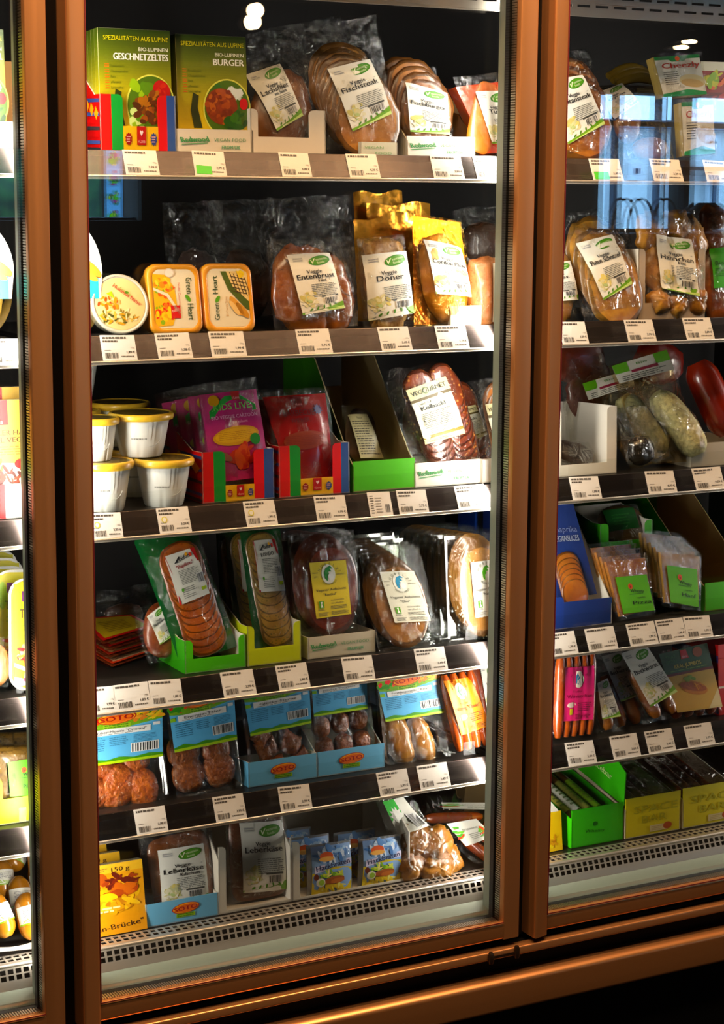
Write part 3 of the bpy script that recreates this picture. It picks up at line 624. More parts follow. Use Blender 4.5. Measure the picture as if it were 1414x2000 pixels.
# ---------------------------------------------------------------- goods
def rim_of(m):                                       # darker slice edge: sausage skin, plus gap shade put into the colour
    n = m.name+'_rim'
    if n not in MATS:
        q = m.copy(); q.name = n; MATS[n] = q
        r = [x for x in q.node_tree.nodes if x.type == 'VALTORGB'][0]
        for e in r.color_ramp.elements: e.color = tuple(c*.38 for c in e.color[:3])+(1,)
    return MATS[n]
def sc(fr, bl, br): return fr.w/math.hypot(bl[0]-br[0], bl[1]-br[1])
class Item:
    """A pack whose sizes are taken from the photograph and turned into metres on its own leaning plane."""
    def __init__(s, name, label, cat, bl, br, tl, Y=None, z=None, lean=6, group=None, Yr=None, level=False):
        s.fr = Fr(bl, br, tl, Y, z, lean, Yr, level); s.k = sc(s.fr, bl, br); s.t = thing(name, label, cat, s.fr.M, group); s.domes = []; s.seed = int(bl[0]*7+bl[1]) % 97
    def D(s, lst, mat, name='food', label=None, nz=0.0, y0=0, qq=2.0, rim=None):
        """domed bodies: (px, py, rx, ry, rot, height mm[, y0 mm[, p]])"""
        b = MB()
        for i, d in enumerate(lst):
            px, py, rx, ry, rot, ht = d[:6]; yy = d[6]*.001 if len(d) > 6 else 0; p = d[7] if len(d) > 7 else 2.3
            x, z = s.fr.uv(px, py); r = math.radians(-rot)
            b.dome(x, z, rx*s.k, ry*s.k, ht*.001, mat, r, -yy-y0, p, nz, s.seed+i, q=qq, rim=rim)
            s.domes.append((x, z, rx*s.k, ry*s.k, math.cos(r), math.sin(r), ht*.001, yy+y0, qq))
        o = b.build(name, s.t)
        if label: o['label'] = label
        return o
    def fan(s, p0, p1, n, rx, ry, rot, step, mat, name='sliced_food', ht=5, nz=.0, jit=0):
        rn = random.Random(s.seed)
        return s.D([(p0[0]+(p1[0]-p0[0])*i/max(1, n-1)+rn.uniform(-jit, jit), p0[1]+(p1[1]-p0[1])*i/max(1, n-1), rx, ry, rot, ht, i*step) for i in range(n)], mat, name, nz=nz, qq=7, rim=rim_of(mat))
    def hf(s, x, z):
        h = 0
        for dm in s.domes:
            cx, cz, rx, rz, c, d, ht, y0 = dm[:8]
            u, w = (x-cx)*c+(z-cz)*d, -(x-cx)*d+(z-cz)*c
            if len(dm) > 8 and dm[8] > 4:
                q = math.hypot(u/rx, w/rz)
                if q < 1.04: h = max(h, y0+ht)
                elif q < 1.4: h = max(h, (y0+ht)*(1.4-q)/.36)
                continue
            q = (u/rx/1.12)**2+(w/rz/1.12)**2
            if q < 1: h = max(h, (y0+ht)*(1-q*q*.9)**.5)
            elif q < 2.2: h = max(h, (y0+ht)*.316*(2.2-q)/1.2)
        return h
    def film(s, quad, mat=None, amp=.0016, seed=0, name='film', nu=26, nv=32, back=True, freq=42, edge=.10):
        q = s.fr.quad(quad); b = MB(); mat = mat or FILM; sd = s.seed+seed
        def pos(a, c):
            x = (q[3][0]*(1-a)+q[2][0]*a)*(1-c)+(q[0][0]*(1-a)+q[1][0]*a)*c; z = (q[3][1]*(1-a)+q[2][1]*a)*(1-c)+(q[0][1]*(1-a)+q[1][1]*a)*c
            return x, z
        def front(a, c):
            x, z = pos(a, c); e = min(1, min(a, 1-a, c, 1-c)/edge)
            n = mnoise.noise((x*freq+sd, z*freq, sd*.7))+.6*abs(mnoise.noise((x*freq*2.3, z*freq*1.9+sd, sd)))
            return (x+n*amp*.5*(1-e), -(s.hf(x, z)*min(1, e*1.3)+.0009)-amp*n*e-.0002*n, z+n*amp*(1-e))
        def rear(a, c):
            x, z = pos(a, c); n = mnoise.noise((x*freq+sd, z*freq, sd*.7))+.6*abs(mnoise.noise((x*freq*2.3, z*freq*1.9+sd, sd))); e = min(1, min(a, 1-a, c, 1-c)/edge)
            return (x+n*amp*.5*(1-e), .0012+amp*.4*mnoise.noise((x*30, z*30+sd, 5)), z+n*amp*(1-e))
        b.grid(front, nu, nv, mat)
        if back: b.grid(rear, nu//2, nv//2, mat)
        return b.build(name, s.t)
    def label(s, quad, fn, W=100, H=140, name='paper_label', flat=False, eps=.0026, y=0):
        b = MB(); h = (lambda x, z: s.hf(x, z)) if not flat else (lambda x, z: 0.0)
        q = s.fr.quad(quad, y)
        if flat: pr = Pr(b, q, W, H, None, eps-y)
        else: pr = Pr(b, q, W, H, h, eps)
        fn(pr); return b.build(name, s.t)
    def body(s, mb, name, label=None):
        o = mb.build(name, s.t)
        if label: o['label'] = label
        return o
def striptray(label, bl, br, tl, Y, z, depth, lip, tabs, cols, fn=None, sidefn=None, back=1.6, lean=2, cut=None, inner=None, group=None, name='display_tray', W=100, Hh=100, backw=True):
    """shelf-ready cardboard tray: bottom, back, two sides cut on a slope, front lip between two tabs.  cols = outside left, right, lip"""
    it = Item(name, label, 'tray', bl, br, tl, Y, z, lean, group, level=True); w, h = it.fr.w, it.fr.h; t = .0018
    inner = inner or WCARD; hl = h*lip; a, c = tabs[0]*w, (1-tabs[1])*w
    b = MB(); b.box(0, w, 0, depth, 0, t, inner)
    if backw: b.box(0, w, depth-t, depth, 0, h*back, inner)
    it.body(b, 'tray_bottom')
    cutp = cut or [(0, 0), (depth, 0), (depth, h*back), (depth*.25, h), (0, h)]
    for x0, x1, cl in ((0, t, cols[0]), (w-t, w, cols[1])):
        b = MB(); b.prismX(cutp, x0, x1, inner)
        b.prismX([(y+.0002, z_) for y, z_ in cutp], x0-.0003 if x0 == 0 else x1, x0 if x0 == 0 else x1+.0003, ink(cl))
        if sidefn and x0 == 0: sidefn(b, depth, h)
        it.body(b, 'side_wall')
    r = min(h-hl, .008)
    def tabpoly(x0, x1, side):
        if h-hl < .002: return [(x0, 0), (x1, 0), (x1, hl), (x0, hl)]
        if side < 0: return [(x0, 0), (x1, 0), (x1, h-r)]+[(x1-r+r*math.cos(q), h-r+r*math.sin(q)) for q in (.4, .8, 1.2, 1.57)]+[(x0, h)]
        return [(x0, 0), (x1, 0), (x1, h)]+[(x0+r-r*math.cos(q), h-r+r*math.sin(q)) for q in (1.57, 1.2, .8, .4)]+[(x0, h-r)]
    b = MB()
    lc, rc = cols[2], cols[3] if len(cols) > 3 else cols[2]
    if isinstance(lc, str): lc = [lc]
    if isinstance(rc, str): rc = [rc]
    if a > 0:
        n = len(lc)
        for k in range(n):
            if k < n-1: b.prismY([(a*k/n, 0), (a*(k+1)/n, 0), (a*(k+1)/n, h), (a*k/n, h)], 0, t, ink(lc[k]))
            else: b.prismY(tabpoly(a*k/n, a, -1), 0, t, ink(lc[k]))
    if c < w:
        n = len(rc)
        for k in range(n):
            x0, x1 = c+(w-c)*k/n, c+(w-c)*(k+1)/n
            if k > 0: b.prismY([(x0, 0), (x1, 0), (x1, h), (x0, h)], 0, t, ink(rc[k]))
            else: b.prismY(tabpoly(x0, x1, 1), 0, t, ink(rc[k]))
    mid = cols[4] if len(cols) > 4 else lc[-1]
    b.box(a, c, 0, t, 0, hl, ink(mid))
    if fn: fn(Pr(b, [(a, hl), (c, hl), (c, 0), (a, 0)], W, Hh))
    it.body(b, 'front_lip')
    return it
def vlana_side(b, depth, h):
    p = Pr(b, [(depth, h), (0, h), (0, 0), (depth, 0)], 100, 100, plane=lambda y, z, d: (-.0003-d, y, z))
    for k, c in enumerate(['2c2a2c', '36487e', 'b0201c', '2c2a2c', 'c02a20', '36487e', 'b0201c', '2c3a6a']): p.poly([(0, 8+k*12), (100, 2+k*12), (100, 8+k*12), (0, 15+k*12)], c, 1)
    for q in range(3): p.poly([(30+q*22, 84-q*8), (40+q*22, 96-q*8), (52+q*22, 84-q*8), (42+q*22, 72-q*8)], 'e2902a', 2)
def vlana_tray(label, bl, br, tl, Y, z, depth=.10, tabs=(.30, .24), lip=.46, back=1.5):
    return striptray(label, bl, br, tl, Y, z, depth, lip, tabs, ['b0201c', '2c2f6a', ['c8241c', '2f8a3c'], ['d0281f', '34508c'], 'e0b24a'], vlana, vlana_side, back, group='striped cardboard trays')
def carton(name, label, bl, br, tl, Y, z, th, lean, front, sidecols, cat='carton', W=100, H=160, group=None):
    it = Item(name, label, cat, bl, br, tl, Y, z, lean, group, level=True); w, h = it.fr.w, it.fr.h
    b = MB(); b.box(0, w, 0, th, 0, h, ink(sidecols[0])); front(Pr(b, [(0, h), (w, h), (w, 0), (0, 0)], W, H))
    p = Pr(b, [(th, h), (0, h), (0, 0), (th, 0)], 10, 100, plane=lambda y, z_, d: (-d, y, z_))
    sidecols = blend(sidecols, 30); n = len(sidecols)
    for k, c in enumerate(sidecols): p.rect(0, 100-(k+1)*100/n, 10, 100-k*100/n, c, 0)
    it.body(b, 'carton_body')
    b = MB(); b.box(.001, w-.001, .0005, th-.0005, h, h+.0004, ink('cfc6a8')); b.box(-.0004, .0012, -.0004, .0012, 0, h, ink('d8cf9a')); it.body(b, 'folded_edge')
    return it

# ================================================================ TOP SHELF
z1 = SZ[1]
LUPS = ['3c4a1a', '4f5a1a', '6a6c1a', '88821a', 'a4981a', 'bea81a', 'd2b61a', 'dfc01a', 'e4c41a']
VEGB = food('fish_style_steak', 'a8743a', 'c08c4c', 40, .35, None, .4)
vlana_tray('striped red and green cardboard tray holding tall green cartons on the top shelf', (197, 298), (345, 298), (197, 183), .150, z1, .085)
it = carton('food_carton', 'green and yellow carton with shredded stew picture, frontmost in its striped tray', (198, 293), (338, 297), (195, 54), .1555, z1+.002, .0135, 3, lambda p: d_lupine(p, 'GESCHNETZELTES', False), LUPS, group=None)
for k in range(3):
    copy_thing(it.t, (0, .0142*(k+1), .0), ('green and yellow stew carton, second in the striped tray behind the front one', 'green and yellow stew carton, third in the row of the striped tray', 'green and yellow stew carton, rearmost of four in the striped tray')[k])
striptray('low white tray with green writing under the burger carton on the top shelf', (346, 298), (495, 298), (346, 251), .150, z1, .10, 1, (0, 0), ['dcd2c0', 'dcd2c0', 'dcd2c0'], redwood, None, 1)
carton('food_carton', 'green and yellow carton with a breaded patty picture in a white tray', (350, 292), (486, 292), (339, 66), .160, z1+.002, .022, 4, lambda p: d_lupine(p, 'BURGER', True), LUPS)
striptray('torn open white cardboard box holding the salmon style fillet packs', (490, 299), (636, 300), (490, 212), .150, z1, .16, .40, (.10, .22), ['cfc4b4', 'cfc4b4', 'd8cdbc'], None, None, 1.3)
LACHS = food('salmon_style_fillet', '7a4a22', '96622e', 40, .35)
it = Item('vacuum_pack', 'dark fillet pack with white label leaning in the open white box', 'food pack', (525, 296), (628, 296), (480, 70), .165, z1+.002, 16)
it.D([(548, 215, 56, 80, 16, 14)], LACHS, 'fillet', nz=.05); it.label([(477, 148), (541, 129), (584, 232), (533, 262)], lambda p: d_veg(p, 'Lachsfilet', 'am Stück'))
it.film([(462, 95), (575, 58), (634, 280), (520, 292)], FILM2, .003)
it = Item('vacuum_pack', 'clear pack with a stack of brown steaks and white label, beside the open white box', 'food pack', (652, 302), (775, 303), (590, 30), .168, z1, 10)
it.fan((666, 158), (708, 240), 8, 64, 66, 14, 2.4, VEGB, 'steaks', 3.5, .03)
it.label([(632, 139), (717, 118), (752, 228), (676, 262)], lambda p: d_veg(p, 'Fischsteak'))
it.film([(588, 100), (742, 72), (778, 298), (640, 304)], FILM, .0024)
it2 = Item('empty_pack_header', 'tall clear crumpled plastic pack standing behind the stacked brown steaks', 'food pack', (590, 292), (748, 296), (560, 40), .215, z1, 6)
it2.film([(566, 62), (735, 28), (750, 200), (590, 290)], FILM2, .003)
it2.D([(690, 240, 55, 45, 10, 10)], VEGB, 'steaks')
striptray('narrow pale tray lip with green writing under the brown steaks', (704, 305), (776, 305), (704, 277), .1402, z1, .006, 1, (0, 0), ['cfd0c0', 'cfd0c0', 'cfd0c0'], lambda p: (p.text('VEGAN', 10, 56, 24, '6f9f6a', 2, fit=52), p.text('FOOD', 40, 18, 24, '6f9f6a', 2, fit=44)), None, 1)
striptray('white tray with green script on its lip under the round patties', (795, 303), (928, 304), (795, 265), .150, z1, .12, 1, (0, 0), ['d8d2c4', 'd8d2c4', 'e6e2d8'], redwood, None, 2.6, cut=[(0, 0), (.12, 0), (.12, .09), (.05, .075), (0, .028)], inner=CARD)
it = Item('vacuum_pack', 'pack of round brown patties with white label in the white lipped tray', 'food pack', (800, 298), (895, 300), (770, 120), .172, z1+.002, 10)
it.fan((806, 182), (826, 224), 4, 52, 58, 8, 4, food('fish_style_patty', '9a6230', 'b67a40', 40, .35), 'patties', 5, .03)
it.label([(782, 165), (862, 187), (867, 268), (790, 262)], lambda p: d_veg(p, 'Fischburger'))
it.film([(755, 148), (850, 130), (892, 292), (792, 296)], FILM, .0022)
it = copy_thing(it.t, (-.006, .03, .012), 'second pack of round patties behind the labelled one in its tray', 3)
it = Item('food_tray', 'orange red tray pack with white label beside the door frame, top shelf', 'food pack', (950, 302), (1006, 302), (888, 168), .152, z1, 8)
b = MB(); q = it.fr.quad([(890, 170), (990, 158), (1010, 296), (952, 300)]); OR = pm('orange_red_tray', 'd8431a', .25, coat=.5)
b.loft([[(x, y, zz) for x, zz in q] for y in (0, .025)], OR, smooth=False); it.body(b, 'tray_body')
it.D([(945, 230, 26, 60, 18, 4, 0, 4)], food('paprika_slab', 'd88a24', 'e0661c', 20, .3), 'food')
it.label([(925, 180), (985, 178), (1006, 282), (958, 282)], lambda p: d_veg(p, 'Tuna'), flat=True, eps=.006)
it.film([(884, 150), (1000, 140), (1008, 298), (950, 302)], FILM, .0015)
it = Item('film_bag', 'dark crumpled clear bag standing at the back near the air grille, top shelf', 'food pack', (540, 296), (660, 296), (500, 60), .30, z1, 4)
it.D([(600, 230, 50, 50, 0, 12)], food('dark_roast', '3a2416', '54341c', 40, .4), 'food'); it.film([(480, 66), (665, 30), (680, 280), (520, 290)], FILM2, .004)
it = Item('cardboard_box', 'plain brown cardboard box standing at the back of the top shelf', 'box', (850, 296), (935, 296), (850, 200), .30, z1, 0)
b = MB(); b.box(0, it.fr.w, 0, .1, 0, .10, CARD); it.body(b, 'box_body')
# past the second post
it = Item('vacuum_pack', 'brown patty pack with white label against the second bronze post, top shelf', 'food pack', (1098, 316), (1186, 316), (1080, 100), .152, z1, 10)
it.fan((1112, 190), (1128, 240), 4, 58, 66, 8, 3, food('breaded_steak', 'a8662a', 'c08236', 60, .4), 'steaks', 6, .04)
it.label([(1070, 160), (1128, 150), (1170, 246), (1098, 286)], lambda p: d_veg(p, 'Seitansteak')); it.film([(1075, 100), (1150, 96), (1190, 310), (1098, 316)], FILM2, .002)
it = Item('vacuum_pack', 'loose pack with white label behind the mirrored window, top shelf', 'food pack', (1190, 316), (1310, 316), (1165, 160), .175, z1, 22)
it.D([(1270, 292, 36, 20, -6, 14), (1225, 230, 26, 46, 20, 10)], food('pale_roast', '9a6a48', 'b8845c', 50, .4), 'food'); it.label([(1165, 182), (1212, 164), (1240, 205), (1196, 236)], lambda p: d_veg(p, 'Gyros')); it.film([(1160, 165), (1285, 175), (1318, 312), (1186, 314)], FILM2, .004)
it = Item('sausage_pack', 'pale yellow sausages lying at the back of the top shelf past the post', 'food pack', (1190, 316), (1290, 316), (1190, 130), .34, z1, 0)
YS = food('pale_yellow_sausage', 'b89a4a', 'c8ac5c', 30, .4)
b = MB(); b.box(0, it.fr.w, 0, .08, 0, it.fr.uv(1200, 166)[1], pm('dark_crate', '2a221c', .6)); it.body(b, 'crate')
for k in range(3):
    b = MB(); pts = [it.fr.uv(1200+k*6+88*t, 148+k*9-16*math.sin(math.pi*t)) for t in [q/8 for q in range(9)]]
    b.tube([(x, -.004*k+.02, zz) for x, zz in pts], lambda u: .010*max(.3, math.sin(math.pi*min(max(u, .04), .96)))**.35, YS, 12); it.body(b, 'sausage')
def d_cheez(p):
    p.base('e4ddcc'); p.poly([(0, 128), (30, 128), (36, 120), (64, 120), (70, 128), (100, 128), (100, 140), (0, 140)], '1f7a3c', 1); p.ell(50, 130, 5, 8, 'd8642a', 2)
    p.text('Cheezly', 54, 98, 26, 'a83a24', 3, 'c', fit=84, bold=1.2); p.lines(12, 40, 46, 88, 7, '4a443c', 2, 3); p.ell(74, 50, 30, 22, 'd8c49a', 1.5, -20); p.ell(72, 42, 26, 14, 'c8a878', 1.8, -20); p.poly([(0, 10), (60, 22), (100, 10), (100, 0), (0, 0)], '2f8a4a', 1.4)
CHB = food('pale_block', 'c8b48a', 'd8c69c', 20, .4)
for k, (bl, br, tl, q, Y, lb) in enumerate((((1290, 190), (1385, 184), (1266, 108), [(1276, 112), (1364, 106), (1380, 184), (1296, 190)], .20, 'white labelled block pack with green top, upper of two past the post, top shelf'),
                                        ((1325, 316), (1390, 316), (1318, 200), [(1330, 200), (1392, 196), (1396, 300), (1336, 304)], .165, 'white labelled block pack below the similar one, half hidden by the mirrored window'))):
    it = Item('block_pack', lb, 'food pack', bl, br, tl, Y, None if k == 0 else z1, 10)
    b = MB(); b.loft([[(x, y, zz) for x, zz in it.fr.quad(q)] for y in (0, .022)], CHB, smooth=False); it.body(b, 'block'); it.label(q, d_cheez, flat=True, eps=.001); it.film([(q[0][0]-8, q[0][1]-6), (q[1][0]+6, q[1][1]-5), (q[2][0]+5, q[2][1]+4), (q[3][0]-6, q[3][1]+4)], FILM, .0012)
    if k == 0:
        b = MB(); b.box(-.01, it.fr.w+.06, .024, .14, z1+.001-it.fr.M.translation.z, -.001, pm('dark_crate', '2a221c', .6)); o = it.body(b, 'support_crate'); o.matrix_world = Matrix.Translation(it.fr.M.translation)
it = Item('printed_pouch', 'red and green printed pouch at the frame edge, top shelf past the post', 'food pack', (1372, 316), (1430, 316), (1368, 120), .24, z1, 4)
b = MB(); b.box(0, it.fr.w, 0, .02, 0, it.fr.h, ink('8a2a1c')); p = Pr(b, [(0, it.fr.h), (it.fr.w, it.fr.h), (it.fr.w, 0), (0, 0)], 60, 200); p.rect(0, 182, 60, 200, 'd8d0b8', 1); p.bits(26, 165, 24, 16, ['c8c02a', '8fae2a', 'd86a2a'], 20, 3, 1.5, .4); p.rect(0, 110, 60, 140, '6a1c18', 1); p.bits(30, 125, 28, 12, ['a8321c', '5a1a14'], 16, 4, 2, .3); it.body(b, 'pouch')
# first bay
carton('food_carton', 'yellow carton with green top cut by the picture edge, top shelf', (-126, 284), (15, 284), (-126, 52), .152, z1+.002, .02, 3, lambda p: d_lupine(p, 'MEDAILLON FILET L', True), LUPS)
striptray('overexposed white tray under the yellow carton in the first bay', (-126, 290), (49, 290), (-126, 234), .1435, z1, .09, 1, (0, 0), ['eeeae0', 'eeeae0', 'f2eee6'], None, None, 1.0)
it = Item('cardboard_box', 'brown cardboard carton side standing behind the yellow carton, first bay', 'box', (6, 288), (64, 288), (12, 120), .236, z1, 0)
b = MB(); b.box(0, it.fr.w, 0, .04, 0, it.fr.h, pm('brown_print_board', 'b07a34', .6)); p = Pr(b, [(0, it.fr.h), (it.fr.w, it.fr.h), (it.fr.w, 0), (0, 0)], 60, 180); p.text('VEGAN', 24, 118, 12, 'd0a468', 2, fit=30); p.lines(20, 70, 52, 100, 4, 'd0a468', 2, 3); it.body(b, 'box_body')

# ================================================================ SECOND SHELF
z2 = SZ[2]
def arched_sleeve(label, cx, hw, ytop, ybot, Y, sign=1, pot=True):
    """card sleeve with a round top standing in front of an oval tub"""
    it = Item('sleeved_tub', label, 'tub', (cx-hw, ybot), (cx+hw, ybot), (cx-hw, ytop), Y, z2, 8)
    w, h = it.fr.w, it.fr.h; k = it.k
    pr = [(w/2+w/2*math.cos(t)*(.72+.28*abs(math.cos(t))), h*.58+h*.42*math.sin(t)) for t in [math.pi*q/18 for q in range(19)]]
    poly = [(w*.06, h*.34), (w*.94, h*.34)]+pr
    b = MB(); b.prismY(poly, -.0012, 0, pm('white_sleeve_card', 'f0eee6', .5)); p = Pr(b, [(0, h), (w, h), (w, 0), (0, 0)], 100, 160, eps=.0016)
    p.rect(12, 54, 90, 86, '4fb8b8', 1); p.text('BIO', 78, 128, 9, 'b8b8b0', 2, 'r'); p.lines(56, 106, 80, 122, 4, 'c0c0b8', 2, 2)
    p.ell(76, 98, 24, 7, 'd8a85a', 2, -28); p.ell(76, 95, 22, 5, '8a4a24', 1.8, -28); p.ell(74, 86, 16, 5, 'd8b060', 2, -20); it.body(b, 'card_sleeve')
    b = MB(); b.loft([oval(w*.48, h*.44, y, w/2, h*.47) if y < .03 else oval(w*.42, h*.38, y, w/2, h*.47) for y in (.0008, .004, .035)], TRAYP, False, True); it.body(b, 'clear_tub')
    b = MB(); b.dome(w/2, h*.42, w*.4, h*.34, .01, food('pale_dumplings', 'd8b25a', 'e2c884', 40, .4), y0=.028); it.body(b, 'food')
    return it
arched_sleeve('white round-topped card sleeve with turquoise band beside the first bronze post', 160, 44, 438, 648, .1445)
arched_sleeve('white round-topped sleeve with turquoise band at the picture edge, first bay', -30, 62, 428, 646, .1445)
it = Item('round_tub', 'round clear tub of chickpea spread tipped to show its printed lid', 'tub', (181, 648), (293, 648), (181, 536), .142, z2, 14)
w = it.fr.w; cx, cz = w/2, w/2+.001; FROST = pm('frosted_plastic', 'cfc6ae', .25, coat=.4)
b = MB(); b.loft([oval(w/2-i, w/2-i, y, cx, cz, 48) for i, y in ((.003, .004), (0, .002), (0, -.004), (.0015, -.0055), (.004, -.0055), (.0045, -.004))], FROST, False, True); it.body(b, 'lid_rim')
b = MB(); b.loft([oval(w/2-i, w/2-i, y, cx, cz, 40) for i, y in ((.004, .004), (.007, .03), (.010, .034))], FROST, False, True); it.body(b, 'tub_body')
b = MB(); b.loft([oval(w/2-i, w/2-i, y, cx, cz, 40) for i, y in ((.0045, -.0035), (.0065, -.0043))], ink('e2cc94'), False, True)
p = Pr(b, [(0, w), (w, w), (w, 0), (0, 0)], 100, 100, eps=.0046)
p.text('Hummus Natur', 38, 80, 9, 'b8381c', 4, rot=-35, bold=.3); p.text('Feinkost', 50, 76, 7, '7a8a3a', 4, rot=-35)
p.bits(30, 52, 22, 13, ['c86a2a', 'd8924a', 'a84a1c', 'e2b070'], 30, 3, 2, .22); p.bits(46, 30, 34, 13, ['e2d2a4', '7a6a2c', 'c8a85a', '4a4a20', 'd89a4a'], 46, 4, 2, .18); p.poly([(26, 68), (40, 60), (36, 72)], 'a8c23a', 3); p.ell(62, 70, 4, 2, '5a8a2a', 4)
it.body(b, 'printed_lid')
OTUB = pm('orange_tub_plastic', 'e89a1c', .35, coat=.3)
def orange_tub(label, bl, br, tl, Y, flip):
    it = Item('margarine_style_tub', label, 'tub', bl, br, tl, Y, z2, 12); w, h = it.fr.w, it.fr.h; cx, cz = w/2, h/2
    b = MB(); b.loft([rrect(w-2*i, h-2*i, .016, y, cx, cz, 7) for i, y in ((.002, .012), (0, .010), (0, -.001), (.002, -.004), (.006, -.0045), (.0085, -.0028))], OTUB, False, True); it.body(b, 'lid')
    b = MB(); b.loft([rrect(w-2*i, h-2*i, .016, y, cx, cz, 7) for i, y in ((.003, .011), (.006, .04), (.010, .044))], OTUB, False, True); it.body(b, 'tub_body')
    b = MB(); b.loft([rrect(w-2*i, h-2*i, .008, y, cx, cz, 4) for i, y in ((.0085, -.0029), (.0087, -.0033))], ink('eadfc4'), False, True)
    p = Pr(b, [(.0085, h-.0085), (w-.0085, h-.0085), (w-.0085, .0085), (.0085, .0085)], 100, 130, eps=.0036)
    if flip:
        p.text('Green', 78, 112, 20, '3a4a24', 4, rot=-90, bold=.5, fit=36); p.text('Heart', 78, 54, 20, '3a4a24', 4, rot=-90, bold=.5, fit=36); p.ell(80, 66, 9, 4.4, '5f9a2c', 4, -55); p.text('Nudel Couscous', 58, 100, 8, 'b84a2a', 4, rot=-90)
        p.poly([(0, 120), (30, 118), (50, 90), (54, 40), (40, 6), (0, 4)], 'e8b83a', 1); p.bits(26, 92, 24, 26, ['e8c03a', 'f0d86a', 'd8922a', '8fae3a', 'e26a2a'], 44, 4, 1.5, .25); p.bits(24, 34, 24, 26, ['e8b02a', 'f0d05a', '8fae3a', 'd8441c', 'e2821c'], 44, 7, 1.5, .25)
        p.poly([(0, 84), (30, 70), (56, 30), (60, 34), (34, 76), (0, 90)], 'eadfc4', 4); p.rect(38, 22, 60, 50, 'c8281c', 4); p.text('NEU', 42, 34, 9, 'e8c8b8', 5, rot=20); p.ell(40, 122, 12, 10, 'e6d4bc', 4); p.ell(40, 122, 10, 8, 'f0e6d4', 4.5)
    else:
        p.text('Green', 24, 16, 18, '3a4a24', 4, rot=90, bold=.5, fit=36); p.text('Heart', 24, 74, 18, '3a4a24', 4, rot=90, bold=.5, fit=40); p.ell(22, 62, 9, 4.4, '5f9a2c', 4, 55); p.text('Ei Curry Salat', 46, 24, 8, 'b88a4a', 4, rot=90)
        p.poly([(34, 124), (50, 84), (92, 40), (100, 36), (100, 124)], '4a5a24', 1.4); p.poly([(48, 124), (62, 90), (100, 56), (100, 124)], 'e2c890', 2)
        for q in range(5): p.poly([(56+q*9, 122-q*3), (58+q*9, 122-q*3), (74+q*8, 74-q*2), (72+q*8, 74-q*2)], '4a3a24', 3); p.poly([(58, 114-q*8), (58, 112-q*8), (96, 104-q*8), (96, 106-q*8)], '4a3a24', 3)
        p.ell(68, 46, 26, 9, 'd8a05a', 4, -55); p.ell(62, 42, 20, 6, 'e8c48a', 4.5, -55); p.ell(82, 36, 22, 8, 'c8904a', 4, -50); p.poly([(72, 126), (80, 108), (92, 118)], 'e2c01c', 5); p.ell(84, 118, 8, 8, 'e8d02a', 4)
    it.body(b, 'printed_label'); return it
orange_tub('orange tub with couscous picture and upside lettering, beside the round spread tub', (294, 645), (397, 643), (286, 516), .142, True)
orange_tub('orange tub with egg slicer picture, second tub beside the round spread tub', (401, 641), (499, 639), (393, 515), .142, False)
ENTE = food('roast_breast', '8a4a18', 'b06c26', 34, .25, None, .5, .6)
it = Item('vacuum_pack', 'glossy pack of brown roasted breast with white label beside the orange tubs', 'food pack', (540, 641), (690, 639), (528, 476), .150, z2, 12)
it.D([(592, 565, 62, 82, 4, 20), (645, 575, 44, 66, -4, 15)], ENTE, 'roast', nz=.06); it.label([(550, 502), (637, 497), (664, 605), (580, 620)], lambda p: d_veg(p, 'Entenbrust', 'Filet'))
it.film([(520, 470), (690, 462), (700, 636), (536, 642)], FILM2, .003)
DKF = food('dark_roll', '35200f', '4c2e16', 30, .4)
for k, (x0, x1, y0, Y, lb) in enumerate(((330, 440, 392, .27, 'dark clear bag at the back behind the orange tubs'), (420, 540, 388, .25, 'second dark clear bag at the back, beside the roasted breast'), (535, 690, 380, .22, 'tall crumpled clear bag right behind the roasted breast pack'))):
    it = Item('film_bag', lb, 'food pack', (x0, 620), (x1, 620), (x0-8, y0), Y, z2, 5); it.D([((x0+x1)/2, 555, (x1-x0)*.42, 62, 0, 22)], DKF if k < 2 else ENTE, 'roast', nz=.05)
    it.film([(x0-14, y0+6), (x1-6, y0), (x1+8, 618), (x0, 622)], FILM2, .006, freq=30)
it = Item('vacuum_pack', 'small clear pack of pale strips with white label titled in bold, beside the gold bag', 'food pack', (712, 638), (804, 635), (700, 466), .150, z2, 8)
it.D([(752, 556, 42, 76, -3, 14, 0, 4)], food('gyros_strips', 'a87a44', 'c8a468', 90, .4, None, .9), 'food', nz=.12); it.label([(703, 500), (790, 491), (806, 612), (716, 628)], lambda p: d_veg(p, 'Döner')); it.film([(698, 466), (788, 458), (806, 634), (710, 639)], FILM2, .002)
GOLD = pm('gold_foil', 'd8962a', .22, .75, .9, 34, coat=.3)
it = Item('foil_bag', 'upright gold foil bag with white label on the second shelf', 'food pack', (808, 638), (905, 638), (806, 418), .150, z2, 10)
it.D([(866, 545, 44, 78, -8, 15)], food('golden_cutlet', 'd8a84c', 'e2b860', 50, .35), 'cutlet', nz=.04); it.label([(822, 469), (893, 486), (916, 582), (842, 576)], lambda p: d_veg(p, 'Cordon Bleu'))
it.film([(806, 418), (901, 432), (934, 634), (808, 638)], GOLDF, .0026)
b = MB(); q = it.fr.quad([(808, 420), (900, 434), (930, 630), (811, 634)])
b.grid(lambda a, c: ((q[3][0]*(1-a)+q[2][0]*a)*(1-c)+(q[0][0]*(1-a)+q[1][0]*a)*c, .004+.004*math.sin(math.pi*a), (q[3][1]*(1-a)+q[2][1]*a)*(1-c)+(q[0][1]*(1-a)+q[1][1]*a)*c), 10, 14, GOLD); it.body(b, 'foil_back')
striptray('small white tray lip in front of the gold foil bag', (880, 636), (940, 634), (880, 598), .1385, z2, .008, 1, (0, 0), ['eee6d0', 'eee6d0', 'f2ecd8'], None, None, 1)
